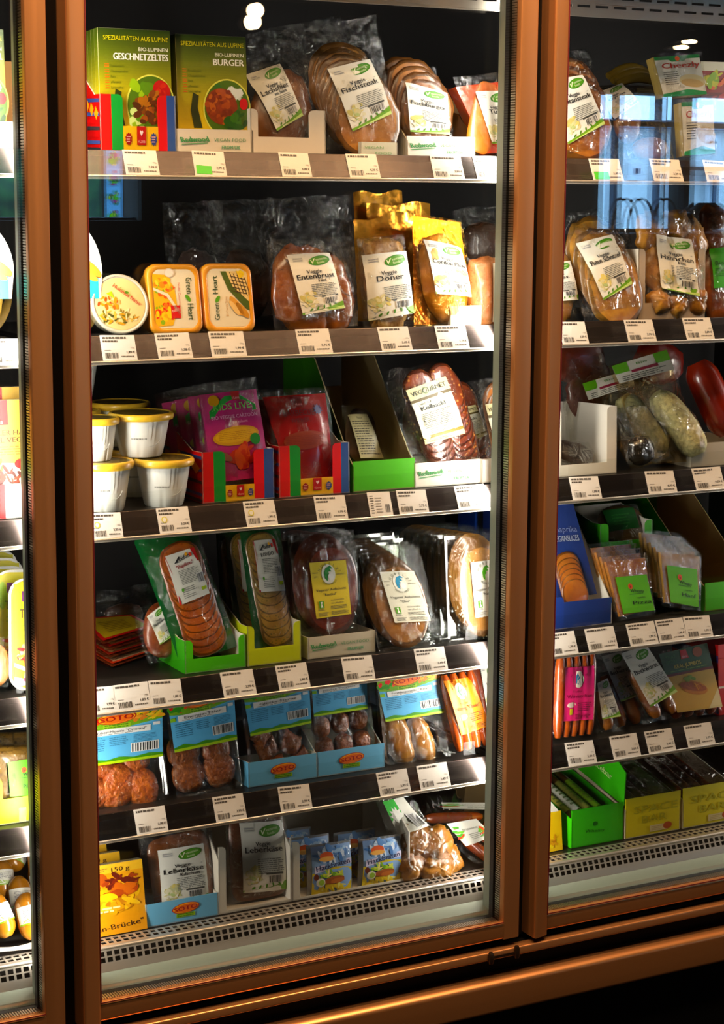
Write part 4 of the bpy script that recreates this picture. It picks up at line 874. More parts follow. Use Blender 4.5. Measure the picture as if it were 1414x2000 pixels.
for k, (q, Y, lb) in enumerate((([(690, 376), (785, 374), (800, 480), (700, 500)], .26, 'folded gold foil bag at the back, highest of the three behind the small strips pack'), ([(716, 400), (840, 396), (842, 470), (720, 480)], .235, 'wide gold foil bag at the back, middle of the three'), ([(690, 432), (806, 410), (806, 520), (700, 530)], .205, 'gold foil bag right behind the small strips pack'))):
    it = Item('foil_bag', lb, 'food pack', (q[3][0], 630), (q[2][0], 630), q[0], Y, z2, 6); q2 = it.fr.quad([q[0], q[1], (q[2][0], 626), (q[3][0], 628)]); b = MB()
    def gf(a, c, sgn=1, q2=q2, k=k):
        x = (q2[3][0]*(1-a)+q2[2][0]*a)*(1-c)+(q2[0][0]*(1-a)+q2[1][0]*a)*c; zz = (q2[3][1]*(1-a)+q2[2][1]*a)*(1-c)+(q2[0][1]*(1-a)+q2[1][1]*a)*c
        return (x, -sgn*.010*math.sin(math.pi*a)*math.sin(math.pi*min(1, c*1.05))-.002*mnoise.noise((x*60, zz*60, k)), zz+.003*math.sin(a*9+k)*c)
    b.grid(gf, 18, 20, GOLD); b.grid(lambda a, c: gf(a, c, -1), 18, 20, GOLD); it.body(b, 'foil')
it = Item('vacuum_pack', 'pink breaded cutlet pack with upright white label beside the door frame', 'food pack', (935, 634), (992, 632), (915, 508), .150, z2, 8)
it.D([(950, 570, 36, 60, 0, 14, 0, 3)], food('pink_cutlet', 'c87a58', 'd8967a', 60, .5, 'a85a3c', .8), 'cutlet', nz=.05); it.label([(953, 516), (990, 512), (992, 630), (953, 630)], lambda p: (p.base('f2efe4'), p.text('Schnitzel', 40, 20, 20, 'c8401c', 3, rot=90), p.bars(60, 60, 90, 100), p.lines(56, 20, 92, 54, 6))); it.film([(912, 504), (992, 500), (995, 632), (932, 634)], FILM, .0016)
it = Item('film_bag', 'dark crumpled clear bag behind the pink cutlet pack', 'food pack', (900, 628), (985, 628), (890, 400), .22, z2, 5); it.D([(945, 480, 44, 40, 0, 20), (945, 560, 40, 50, 0, 16)], DKF, 'roast', nz=.05); it.film([(886, 410), (985, 400), (988, 626), (900, 628)], FILM2, .005, freq=30)
# past the second post
PUT = food('pale_cutlet', 'b8843e', 'cda055', 60, .4, None, .5)
it = Item('vacuum_pack', 'large pack of pale golden cutlets with tilted white label, second shelf past the post', 'food pack', (1146, 628), (1246, 626), (1106, 430), .150, z2, 12)
it.fan((1160, 500), (1192, 565), 4, 54, 64, -8, 4, PUT, 'cutlets', 7, .04)
it.label([(1116, 478), (1186, 461), (1221, 558), (1165, 590)], lambda p: d_veg(p, 'Puten Schnitzel')); it.film([(1100, 430), (1206, 424), (1250, 618), (1140, 630)], FILM2, .0022)
it = Item('vacuum_pack', 'pack whose label corner peeks out beside the second bronze post, second shelf', 'food pack', (1040, 632), (1128, 630), (1030, 500), .150, z2, 8)
it.D([(1080, 560, 40, 66, 0, 12)], PUT, 'cutlets', nz=.04); it.label([(1050, 520), (1106, 510), (1126, 586), (1060, 592)], lambda p: d_veg(p, 'Filet')); it.film([(1034, 500), (1108, 496), (1130, 628), (1040, 632)], FILM, .0018)
striptray('white cardboard tray with tall tabs holding the chunky fillet pack', (1246, 628), (1376, 622), (1246, 486), .145, z2, .07, .24, (.10, .10), ['d8d0c0', 'd8d0c0', 'b8a896'], None, None, 1)
it = Item('vacuum_pack', 'knobbly pack of golden fillet chunks with white label in the white tray', 'food pack', (1265, 612), (1375, 606), (1245, 416), .152, z2+.004, 10)
NUG = food('golden_chunk', 'b07c34', 'cc9c50', 50, .35, None, .6)
it.D([(1268, 450, 28, 32, 20, 18), (1318, 440, 30, 26, 0, 20), (1352, 466, 24, 34, -10, 18), (1283, 520, 30, 40, 10, 16), (1338, 520, 32, 46, 0, 20), (1284, 588, 22, 22, 0, 20), (1318, 596, 22, 20, 0, 22), (1356, 588, 22, 24, 0, 20)], NUG, 'fillet_chunks', nz=.12)
it.label([(1268, 461), (1337, 471), (1352, 582), (1280, 566)], lambda p: d_veg(p, 'Hähnchen', 'Filet')); it.film([(1240, 416), (1362, 410), (1378, 604), (1262, 614)], FILM2, .0028)
it = Item('vacuum_pack', 'reddish brown roast pack with green label at the frame edge, second shelf', 'food pack', (1382, 618), (1450, 612), (1370, 400), .165, z2, 10)
it.D([(1400, 450, 36, 40, 0, 22), (1410, 560, 44, 60, 0, 20)], food('reddish_roast', '7a4220', '9a5a2c', 40, .35), 'roast', nz=.06); it.label([(1376, 488), (1440, 484), (1444, 562), (1380, 566)], lambda p: (p.base('4a9a24'), p.text('Bio', 8, 80, 20, '1c3a10', 3), p.lines(6, 40, 90, 70, 5, '2a5a14'))); it.film([(1366, 410), (1440, 396), (1452, 608), (1380, 618)], FILM2, .004)
it = Item('film_bag', 'empty topped clear bag behind the pale golden cutlets', 'food pack', (1110, 612), (1235, 610), (1105, 400), .21, z2, 4); it.D([(1170, 520, 54, 70, 0, 18)], PUT, 'cutlets', nz=.04); it.film([(1104, 418), (1230, 402), (1240, 610), (1110, 612)], FILM2, .005, freq=30)

# ================================================================ THIRD SHELF
z3 = SZ[3]
CUPW = pm('white_cup_plastic', 'e6e4da', .35, coat=.2); LIDY = pm('yellow_lid_plastic', 'e6b82c', .35, coat=.3); LIDT = pm('clear_dark_lid_top', '6a5a2a', .2)
def cup(label, cx, ybase, hw, htop, Y, z):
    """ribbed white cup with a snap-on yellow lid"""
    a = P(cx, ybase, Y); k = P(cx+50, ybase, Y).x-P(cx-50, ybase, Y).x; k /= 100
    R = hw*k*.97; H = htop*k*1.02; t = thing('yellow_lidded_cup', label, 'cup', Matrix.Translation((a.x, Y, z)), 'white cups with yellow lids')
    b = MB(); rib = lambda q, zz: (-.0022 if q % 2 and H*.52 < zz < H*.80 else 0)-(.0022 if q % 9 == 4 and zz < H*.32 else 0)
    b.lathe([(R*.60, 0), (R*.64, .003), (R*.70, H*.2), (R*.74, H*.34), (R*.79, H*.53), (R*.83, H*.66), (R*.86, H*.79), (R*.90, H*.81), (R*.90, H*.84)], CUPW, n=72, rib=rib)
    pr = lambda x, z_, d: (-(R*.77+d)*math.sin(x), -(R*.77+d)*math.cos(x), z_)
    p = Pr(b, [(.9, H*.56), (-.9, H*.56), (-.9, H*.2), (.9, H*.2)], 100, 50, plane=pr, eps=.0012); p.lines(8, 26, 44, 34, 1, '7a7a74', 1, 3)
    b2 = [p.pt(46+30*math.sin(q/10), 6+32*(1-math.cos(q/7))*.5) for q in range(14)]; b.tube(b2, .0004, ink('b8b8b0'), 5)
    it = b.build('cup_body', t)
    b = MB(); b.lathe([(R*.93, H*.78), (R*.97, H*.79), (R*1.0, H*.86), (R*.99, H*.90), (R*.95, H*.93), (R*.90, H*.93), (R*.87, H*.91)], LIDY, n=56, cap0=False, cap1=False); l = b.build('lid', t)
    b = MB(); b.lathe([(R*.88, H*.905), (R*.87, H*.918)], LIDT, n=40); o = b.build('lid_window', l); o['label'] = 'see-through lid centre'
    return t, H*.915
t_, hl = cup('white cup with yellow lid, lower front of the stack beside the first post', 206, 998, 56, 98, .165, z3)
cup('white cup with yellow lid, upper front cup in the stack beside the first post', 186, 900, 48, 84, .175, z3+hl+.001)
t_, h2 = cup('white cup with yellow lid standing in front beside the striped sausage tray', 320, 990, 58, 92, .172, z3)
cup('white cup with yellow lid stacked on the lower ones, nearest the pink packs', 276, 896, 62, 84, .195, z3+max(hl, h2)+.001)
t_, h3 = cup('lower white cup with yellow lid behind the front cups', 262, 975, 56, 92, .285, z3)
cup('upper white cup with yellow lid at the back behind the stacked ones', 235, 872, 58, 84, .315, z3+h3+.003)
t_, h4 = cup('lower rear white cup with yellow lid half hidden by the first post', 150, 978, 52, 92, .285, z3)
cup('second tier white cup with yellow lid seen behind the first post', 148, 880, 50, 84, .290, z3+h4+.001)
cup('topmost white cup with yellow lid, highest in the stack by the post', 150, 800, 46, 80, .288, z3+h4+.085)
PINK = pm('pink_print_film', 'b82a70', .22, 0, .5, 26, coat=.5); REDF = pm('red_print_film', 'a31a1a', .22, 0, .5, 26, coat=.5)
def d_pink(p):
    p.poly([(10, 112), (40, 134), (66, 134), (92, 116), (92, 108), (10, 100)], '2c8a3c', 2); p.text('KIDS LIVE', 50, 112, 14, '6ab85a', 3, 'c', fit=64)
    p.poly([(50, 140), (66, 140), (64, 126), (52, 126)], '9a1a24', 3); p.text('vLana', 58, 128, 6, 'd8a0a0', 4, 'c'); p.ell(20, 128, 9, 9, 'b88a3a', 2)
    p.text('BIO VEGGIE CARTOON', 52, 98, 8, 'e8a8c8', 3, 'c', fit=80); p.text('gut gelaunt', 60, 90, 6, 'e8a8c8', 3, 'c')
    p.ell(50, 70, 40, 15, 'c8961c', 2, 4); p.ell(50, 71, 36, 11, 'd8aa2c', 2.4, 4); p.lines(20, 64, 80, 78, 5, 'a8781c', 3, 3, .3); p.ell(82, 62, 9, 9, '2c7a2c', 4)
    p.bits(58, 38, 26, 16, ['b8401c', 'c85a24', 'a8301c'], 22, 3, 2, .5); p.ell(24, 40, 16, 6, '8a5a4a', 3, -30)
def d_red(p):
    p.poly([(44, 138), (56, 138), (56, 122), (44, 122)], '6a1016', 2); p.text('vLana', 50, 124, 5, 'c88080', 3, 'c'); p.text('BARBECUE', 48, 108, 13, '5a0e12', 2, 'c', fit=52); p.text('WIENER', 48, 98, 9, '5a0e12', 2, 'c')
    p.poly([(82+(9 if k % 2 else 6)*math.cos(k*.314), 116+(9 if k % 2 else 6)*math.sin(k*.314)) for k in range(20)], '3a2a5a', 2)
    p.ell(50, 70, 40, 14, '8a3a14', 2, 3); p.lines(14, 62, 86, 78, 6, '7a2c10', 3, 3, .35)
def print_pack(name, label, bl, br, tl, film, prt, mat, fn, Y, z, lean, seed=0, amp=.002, cl=1):
    it = Item(name, label, 'food pack', bl, br, tl, Y, z, lean); it.domes.append((*it.fr.uv((prt[0][0]+prt[2][0])/2, (prt[0][1]+prt[2][1])/2), it.fr.w*.5, it.fr.h*.46, 1, 0, .010, 0))
    q = it.fr.quad(prt); b = MB()
    def g(a, c, e=.0014):
        x = (q[3][0]*(1-a)+q[2][0]*a)*(1-c)+(q[0][0]*(1-a)+q[1][0]*a)*c; zz = (q[3][1]*(1-a)+q[2][1]*a)*(1-c)+(q[0][1]*(1-a)+q[1][1]*a)*c
        return (x, -it.hf(x, zz)-e, zz)
    b.grid(g, 14, 18, mat); b.grid(lambda a, c: (g(a, c)[0], .001, g(a, c)[2]), 6, 6, mat); fn(Pr(b, q, 100, 140, lambda x, z_: it.hf(x, z_), .0018)); it.body(b, 'printed_sleeve')
    if cl: it.film(film, FILM, amp, seed)
    return it
tr = vlana_tray('striped cardboard tray holding the pink packs on the third shelf', (396, 986), (536, 970), (396, 884), .150, z3, .15, (.32, .28), .32, 1.55)
pk = print_pack('printed_film_pack', 'bright pink printed pack, frontmost in its striped tray', (408, 968), (520, 955), (378, 748), [(374, 752), (500, 736), (528, 954), (404, 968)], [(388, 772), (498, 760), (524, 930), (410, 944)], PINK, d_pink, .168, z3+.004, 10)
for k in range(3): copy_thing(pk.t, (-.008*(k+1), .026*(k+1), -.002*k), ('pink printed pack, second in the striped tray', 'pink printed pack, third in the striped tray', 'pink printed pack, rearmost in the striped tray')[k], -1.5*k)
vlana_tray('striped cardboard tray holding the dark red packs beside the pink ones', (546, 972), (683, 966), (546, 872), .150, z3, .15, (.30, .24), .34, 1.7)
pk = print_pack('printed_film_pack', 'dark red printed pack, frontmost in the second striped tray', (560, 962), (655, 958), (505, 768), [(502, 764), (640, 756), (660, 955), (556, 964)], [(512, 776), (634, 768), (652, 945), (562, 952)], REDF, d_red, .168, z3+.004, 10)
for k in range(2): copy_thing(pk.t, (-.006*(k+1), .028*(k+1), -.002), ('dark red printed pack, second in its striped tray', 'dark red printed pack, rearmost in its striped tray')[k], 1.0*k)
GB = ['2f6a1c', '4f9a24', '5fb524']
it = striptray('half empty bright green box with tall bare cardboard inside, third shelf', (690, 958), (810, 950), (690, 902), .150, z3, .26, 1, (0, 0), ['3f7a1c', '4f9a24', '62b826'], None, None, 3.0, 1, [(0, 0), (.26, 0), (.26, .22), (.14, .21), (.02, .06), (0, .042)], pm('grey_brown_board', 'a08c62', .7))
it = Item('vacuum_pack', 'dark pack with printed label lying deep inside the green box', 'food pack', (708, 900), (756, 895), (672, 800), .20, z3+.003, 24)
it.D([(705, 850, 30, 50, 14, 8)], food('dark_slices', '4a2c14', '6a4420', 40, .4), 'food'); it.label([(676, 812), (712, 812), (748, 896), (700, 898)], (lambda p: (p.base('c2b68c'), p.lines(6, 10, 94, 120, 14, '4a4230', 2, 3), p.text('Natur', 50, 124, 12, '2c2c1c', 3, 'c')))); it.film([(664, 792), (716, 796), (760, 898), (700, 902)], FILM, .0016)
striptray('white tray with green script under the dark sausage slices, third shelf', (811, 948), (940, 940), (811, 905), .150, z3, .10, 1, (0, 0), ['d8d2c4', 'e6e0d4', 'eae4d8'], redwood, None, 1.0)
KOL = food('smoked_slices', '7a3216', 'a04a22', 34, .28, 'd89a6a', .5, .6)
it = Item('vacuum_pack', 'tilted pack of dark red smoked slices with white label in the white tray', 'food pack', (830, 938), (930, 930), (770, 720), .178, z3+.003, 12)
it.fan((858, 875), (815, 775), 9, 34, 44, -24, 2.2, KOL, 'slices', 4, .03); it.fan((900, 862), (862, 760), 9, 30, 44, -24, 2.0, KOL, 'slices', 4, .03)
it.label([(779, 766), (857, 738), (900, 848), (823, 870)], lambda p: d_vgourmet(p, 'Kolbaski')); it.film([(748, 752), (866, 706), (940, 904), (820, 936)], FILM, .0024)
it = Item('vacuum_pack', 'second pack of dark smoked slices behind the tilted one', 'food pack', (870, 925), (960, 920), (850, 750), .215, z3+.003, 10)
it.fan((925, 870), (895, 795), 6, 34, 42, -20, 2.2, KOL, 'slices', 4, .03); it.label([(880, 800), (918, 792), (945, 850), (900, 866)], lambda p: d_vgourmet(p, 'Kolbaski')); it.film([(850, 755), (945, 740), (975, 920), (880, 926)], FILM, .0022)
it = Item('vacuum_pack', 'pack of orange slices with cream label cut by the door frame, third shelf', 'food pack', (958, 935), (1010, 930), (940, 745), .158, z3+.002, 8)
it.fan((985, 790), (995, 860), 5, 42, 42, 0, 2, food('orange_slices', 'c8782c', 'd8904a', 40, .3), 'slices', 4); it.label([(943, 790), (985, 784), (1000, 890), (962, 896)], lambda p: d_vgourmet(p, 'Paprika')); it.film([(935, 742), (985, 735), (1005, 930), (955, 936)], FILM, .0018)
striptray('white tray lip at the door frame, third shelf', (942, 938), (975, 936), (942, 898), .145, z3, .010, 1, (0, 0), ['eee8dc', 'eee8dc', 'f2eee6'], None, None, 1.0)
it = Item('film_bag', 'clear bag of dark slices at the back of the third shelf above the green box', 'food pack', (770, 930), (880, 925), (760, 720), .26, z3, 4); it.D([(830, 830, 44, 60, 0, 10)], KOL, 'slices'); it.film([(756, 724), (830, 712), (890, 920), (770, 930)], FILM2, .004)
# past the second post
it = striptray('white cardboard box with high side wall and open front beside the second post', (1075, 928), (1204, 918), (1075, 800), .150, z3, .14, .17, (.16, .15), ['d6cfc0', 'd6cfc0', 'dcd4c4'], None, None, 1.0)
it = Item('vacuum_pack', 'dark pack lying in the white open box, third shelf', 'food pack', (1098, 912), (1165, 906), (1085, 860), .185, z3+.003, 40); it.D([(1120, 885, 36, 22, 20, 10)], food('very_dark_roast', '2c1a10', '43281a', 40, .4), 'food', nz=.06); it.film([(1080, 862), (1150, 864), (1170, 906), (1096, 914)], FILM2, .003)
GSAUS = food('mould_ripened_sausage', 'd8dcdc', 'b0b4b8', 120, .7, '8a8c90', .8, 0)
def gold_sausage(label, hdr, p0, p1, rr, film, bl, br, tl, Y, lean, wig=.0):
    it = Item('sausage_bag', label, 'food pack', bl, br, tl, Y, z3, lean)
    b = MB(); a, c = Vector((*it.fr.uv(*p0), 0)), Vector((*it.fr.uv(*p1), 0)); k = rr*it.k; n = 14; path = []
    for q in range(n+1):
        v = a+(c-a)*q/n; path.append((v.x+wig*it.k*math.sin(math.pi*q/n), -k*.55, v.y))
    b.tube(path, lambda u: k*max(.25, 1-abs(2*u-1)**7)**.5, GSAUS, 20); it.body(b, 'sausage')
    mx, mz = (a.x+c.x)/2, (a.y+c.y)/2; L = (a-c).length/2; th = math.atan2(c.y-a.y, c.x-a.x); it.domes.append((mx, mz, L*1.05, k*1.2, math.cos(th), math.sin(th), k*1.6, 0))
    it.label(hdr, lambda p: (p.base('ded8c8'), p.rect(0, 50, 26, 100, '6aa82a', 1), p.rect(74, 50, 100, 100, '6aa82a', 1), p.rect(28, 38, 76, 52, '8a2a3c', 2), p.text('Bio', 50, 72, 16, '4a7a2c', 3, 'c'), p.lines(8, 4, 90, 34, 3, '5a5a52', 2)), 100, 100, 'header_label'); it.film(film, FILM, .003, nu=20, nv=26, back=False)
    b = MB(); q = it.fr.quad(film); b.grid(lambda u, w: ((q[3][0]*(1-u)+q[2][0]*u)*(1-w)+(q[0][0]*(1-u)+q[1][0]*u)*w, .002+.003*mnoise.noise((u*4, w*5, rr)), (q[3][1]*(1-u)+q[2][1]*u)*(1-w)+(q[0][1]*(1-u)+q[1][1]*u)*w), 14, 18, GOLDF); it.body(b, 'gold_backing', 'gold tinted back film'); return it
gold_sausage('white mould sausage in a gold bag with green white header, nearest the white open box', [(1136, 750), (1232, 722), (1238, 756), (1148, 782)], (1206, 780), (1284, 892), 24, [(1132, 748), (1236, 718), (1310, 890), (1236, 920)], (1236, 920), (1306, 905), (1140, 760), .190, 22)
gold_sausage('grey white sausage in a gold bag, in front of the similar one', [(1193, 716), (1300, 684), (1316, 722), (1208, 750)], (1270, 776), (1354, 892), 24, [(1190, 714), (1302, 680), (1376, 898), (1262, 908)], (1270, 910), (1374, 902), (1200, 740), .155, 22, 8)
it = Item('red_sausage', 'long bright red sausage with a tiny price sticker at the frame edge', 'sausage', (1385, 902), (1440, 900), (1325, 700), .175, z3, 20)
b = MB(); a, c = it.fr.uv(1352, 712), it.fr.uv(1415, 850); b.tube([(a[0]+(c[0]-a[0])*q/12, -.012, a[1]+(c[1]-a[1])*q/12) for q in range(13)], lambda u: 27*it.k*max(.3, 1-abs(2*u-1)**6)**.5, food('red_casing', 'b02a10', 'c83c18', 10, .25, None, .2, .7), 20); it.body(b, 'sausage_body')
it.label([(1361, 768), (1374, 770), (1378, 786), (1364, 790)], lambda p: (p.base('cfc4b4'), p.lines(10, 10, 90, 130, 4)), name='price_sticker', flat=True, eps=.033)
striptray('low white tray at the frame edge under the red sausage', (1350, 905), (1440, 898), (1350, 862), .148, z3, .09, .9, (0, 0), ['cfc8b8', 'cfc8b8', 'b8b0a0'], None, None, 1.1)
for k, (bl, br, tl, q, mt, lb) in enumerate(((((1110, 905), (1190, 900), (1100, 690), [(1120, 700, 60, 40, 0, 14), (1150, 760, 44, 50, 20, 16)], food('dark_red_roast', '4a1c12', '6a2a1a', 30, .35), 'dark red wrapped roast at the back behind the white open box')), ((1225, 906), (1290, 902), (1210, 800), [(1250, 880, 24, 24, 0, 20)], food('black_sausage_end', '16120f', '241c18', 20, .2), 'black wrapped sausage end lying under the gold bags'), ((1255, 880), (1330, 876), (1240, 690), [(1285, 710, 50, 34, 0, 20)], food('deep_red_roast', '6a1410', '85201a', 20, .3), 'deep red wrapped roast at the back behind the gold bags'))):
    it = Item('vacuum_pack', lb, 'food pack', bl, br, tl, (.27, .152, .30)[k], z3, 6); it.D(q, mt, 'food', nz=.05); it.film([(tl[0]-10, tl[1]-4), (br[0]-10, tl[1]-8), (br[0]+4, br[1]), (bl[0], bl[1])], FILM2, .004)
# first bay
def d_holz(p):
    p.base('e6c06a'); p.rect(30, 126, 62, 160, 'a8181c', 1); p.poly([(41, 150), (46, 142), (51, 150), (49, 154), (46, 151), (43, 154)], 'f0dcd0', 2); p.text('vLana', 46, 128, 8, 'f0c8b0', 2, 'c')
    p.text('HOLZFÄLLER HACK', 50, 112, 10, '5a3a14', 2, 'c', fit=92, bold=.4); p.text('COWGIRL VEGGIE', 50, 102, 10, '5a3a14', 2, 'c', fit=92, bold=.4); p.lines(14, 84, 90, 98, 4, '9a7a3c', 2, 3)
    p.ell(52, 58, 46, 16, 'e8e0cc', 2); p.bits(34, 68, 22, 10, ['6f9c2c', '8fbe3a', '4f7a1c'], 26, 3, 3, .35); p.bits(62, 56, 30, 12, ['7a3418', '94441c', '5a2410'], 40, 4, 4.5, .25); p.ell(78, 72, 10, 7, 'd83c1c', 7)
    p.rect(14, 16, 92, 40, '7a2c10', 3); p.bits(52, 28, 34, 9, ['8a3414', 'a8481c', '6a240c'], 30, 5, 3.4, .25)
    for q in range(8): p.poly([(2+q*12, 42), (5+q*12, 42), (4+q*12, 46)], 'd8842a', 2); p.poly([(2+q*12, 12), (5+q*12, 12), (4+q*12, 8)], 'd8842a', 2)
ct = carton('sleeve_carton', 'cream carton with plate of mince picture, front one in the first bay', (-70, 960), (78, 950), (-70, 785), .152, z3+.002, .02, 4, d_holz, ['e0b860']*3)
copy_thing(ct.t, (0, .024, .018), 'cream carton with plate picture, standing behind the front one, first bay')
striptray('white tray with red edge under the cream cartons in the first bay', (-80, 990), (84, 985), (-80, 952), .146, z3, .09, 1, (.55, 0), ['f0ece2', 'f0ece2', ['f2eee4', 'd8283c'], 'f2eee4', 'f4f2ea'], None, None, 1.0)

# ================================================================ FOURTH SHELF
z4 = SZ[4]
HAM = food('cured_slices', '8a3c2a', 'a85a3c', 40, .3, None, .3)
for k, (q, dz, lb) in enumerate((([(150, 1275), (250, 1262), (345, 1268), (215, 1312)], .001, 'flat film pack of ham slices, bottom of the red edged stack'), ([(148, 1258), (250, 1246), (336, 1254), (208, 1294)], .014, 'flat film pack, second from the bottom of the red edged stack'), ([(146, 1240), (255, 1230), (330, 1240), (210, 1278)], .027, 'flat film pack with red edge, third from the bottom of the stack'), ([(140, 1216), (262, 1206), (312, 1232), (196, 1268)], .040, 'flat pack with yellow print and red border, top of the stack beside the first post'))):
    pts = [Pz(x, y, z4+dz) for x, y in q]; c = sum(pts, Vector())/4
    t = thing('flat_film_pack', lb, 'food pack', Matrix.Translation(c), 'flat packs stacked by the post')
    def pp(a, b_, u, e=0): v = (pts[3]*(1-a)+pts[2]*a)*(1-b_)+(pts[0]*(1-a)+pts[1]*a)*b_; return ((v.x-c.x)*u, (v.y-c.y)*u, e)
    b = MB(); f = lambda a, b_, s=1: (lambda v, h: (v[0], v[1], h))(pp(a, b_, .86), .004+s*.0032*min(1, 8*min(a, 1-a, b_, 1-b_))); b.grid(lambda a, b_: f(a, b_), 10, 10, HAM); b.grid(lambda a, b_: f(a, b_, -1), 6, 6, HAM); b.build('slices', t)
    b = MB(); fl = lambda a, b_, s=1: (lambda v, h: (v[0], v[1], h))(pp(a, b_, 1.0), .0042+s*.0036*min(1, 8*min(a, 1-a, b_, 1-b_))+.0015*mnoise.noise((a*9, b_*9, k))); b.grid(fl, 14, 14, FILM); b.build('film', t)
    b = MB(); cc = ('c84a2a', 'b83a20', 'd83a22', 'c81c1c')[k]
    lp = lambda a, b_, h=.0086, u=.84: (pp(a, b_, u)[0], pp(a, b_, u)[1], h); b.grid(lambda a, b_: lp(a, b_), 4, 4, ink(cc)); b.grid(lambda a, b_: lp(a, b_, .0089, .72), 4, 4, ink(('d8b088', 'd8a878', 'e0c088', 'c8a84a')[k]))
    rn = random.Random(k)
    for r_ in range(7): b.grid(lambda a, b_: lp(.25+.5*a*.9, .25+r_*.07+b_*.03, .0092, .9), 3, 1, ink('8a6a30'))
    b.build('printed_insert', t)
it = Item('vacuum_pack', 'red brown pack standing on edge with white label behind the flat stack', 'food pack', (300, 1298), (352, 1290), (262, 1180), .20, z4, 20)
it.D([(318, 1230, 38, 52, 14, 14)], HAM, 'food'); it.label([(282, 1206), (308, 1186), (338, 1240), (306, 1262)], lambda p: d_veg(p, 'Schinken')); it.film([(256, 1190), (330, 1172), (352, 1285), (290, 1300)], FILM2, .003)
it = Item('film_bag', 'dark clear bag at the back behind the flat stack, fourth shelf', 'food pack', (200, 1260), (300, 1240), (190, 1150), .40, z4, 6); it.D([(240, 1205, 40, 26, 0, 10)], DKF, 'food', nz=.05); it.film([(186, 1160), (290, 1140), (305, 1240), (196, 1262)], FILM2, .005)
striptray('bright green cardboard tray holding the orange sliced pack, fourth shelf', (362, 1310), (480, 1290), (362, 1252), .145, z4, .11, .42, (.13, .11), ['3f8a1c', '55a824', '5fb826'], None, None, 1.5)
striptray('lime yellow cardboard tray holding the pale sliced pack, fourth shelf', (484, 1292), (588, 1284), (484, 1224), .145, z4, .11, .42, (.13, .13), ['b8c024', 'b8c024', 'c6d028'], None, None, 1.5)
def slicepack(label, bl, br, tl, film, oval_pts, mat, lab, fn, Y, lean, ncol=None, back=3, offs=(-.012, .03, .0), group=None):
    it = Item('sliced_food_pack', label, 'food pack', bl, br, tl, Y, z4+.003, lean)
    q = it.fr.quad(film); b = MB()
    b.grid(lambda a, c: ((q[3][0]*(1-a)+q[2][0]*a)*(1-c)+(q[0][0]*(1-a)+q[1][0]*a)*c, .003+.0015*math.sin(7*a+3*c), (q[3][1]*(1-a)+q[2][1]*a)*(1-c)+(q[0][1]*(1-a)+q[1][1]*a)*c), 12, 16, GREENF); it.body(b, 'green_backing')
    p0, p1, n, rx, ry, rot, step = oval_pts; it.fan(p0, p1, n, rx, ry, rot, step, mat, 'slices', 3.5, .02); it.label(lab, fn); it.film(film, FILM, .0018, back=False)
    return it
PAP = food('paprika_slices', 'c8641c', 'dc7e30', 50, .28, 'a84a14', .4, .5); RON = food('pale_herb_slices', 'b8965a', 'cdb07a', 60, .3, '6f7a3a', .4, .5)
it = slicepack('green backed pack of orange slices with white label in the bright green tray', (362, 1296), (458, 1280), (275, 1058), [(272, 1052), (388, 1044), (466, 1262), (352, 1296)], ((400, 1240), (348, 1100), 11, 42, 38, -14, 1.3), PAP, [(312, 1090), (370, 1071), (403, 1160), (345, 1184)], lambda p: d_taifun(p, '"Papilion"', '8a1c14'), .167, 16)
for k in range(2): copy_thing(it.t, (.012+.014*k, .022+.022*k, .004), ('green backed pack of orange slices, second in the bright green tray', 'green backed pack of orange slices, rearmost in the bright green tray')[k], -3-2*k)
it = slicepack('green backed pack of pale herb slices with white label in the lime tray', (500, 1270), (578, 1266), (458, 1040), [(470, 1040), (548, 1032), (576, 1250), (500, 1268)], ((540, 1228), (505, 1075), 11, 32, 32, -8, 1.3), RON, [(484, 1058), (526, 1054), (551, 1154), (500, 1158)], lambda p: d_taifun(p, 'RONDO', '2c2c2c'), .167, 14)
for k in range(2): copy_thing(it.t, (-.020-.010*k, .030+.03*k, .004), ('green backed pack of pale herb slices, second in the lime tray', 'green backed pack of pale herb slices, rearmost in the lime tray')[k], 2+2*k)
def hob(label, bl, br, tl, film, body, lab, mat, bg, leaf, sort, Y, n=4, lean=8, others=(), dx=-.006, dy=.020, dz=.002):
    it = Item('sliced_food_tray', label, 'food pack', bl, br, tl, Y, z4+.003, lean); k = it.k
    cx, cy_, rx, ry, rot = body
    it.fan((cx-rx*.18, cy_-ry*.14), (cx+rx*.06, cy_+ry*.04), 7, rx*.96, ry*.94, rot, 1.0, mat, 'slices', 3, .01)
    b = MB(); q = it.fr.quad(film); x0 = sum(p_[0] for p_ in q)/4; z0 = sum(p_[1] for p_ in q)/4
    L = lambda s_, y: [(x0+(x-x0)*s_, y, z0+(z_-z0)*s_) for x, z_ in q]
    b.loft([L(1, -.001), L(1, .0005), L(.93, .0008), L(.90, .010), L(.88, .012)], TRAYP, False, True, smooth=False); it.body(b, 'clear_tray')
    it.label(lab, lambda p: d_hobelz(p, sort, bg, leaf)); it.film(film, FILM, .0016, back=False, edge=.07)
    for i, lb in enumerate(others): copy_thing(it.t, (dx*(i+1), dy*(i+1), dz*(i+1)), lb)
    return it
striptray('pale tray with green script under the red sliced pack with yellow label', (602, 1282), (733, 1268), (602, 1246), .145, z4, .12, 1, (0, 0), ['bfb8a4', 'bfb8a4', 'c8c0ac'], redwood, None, 1)
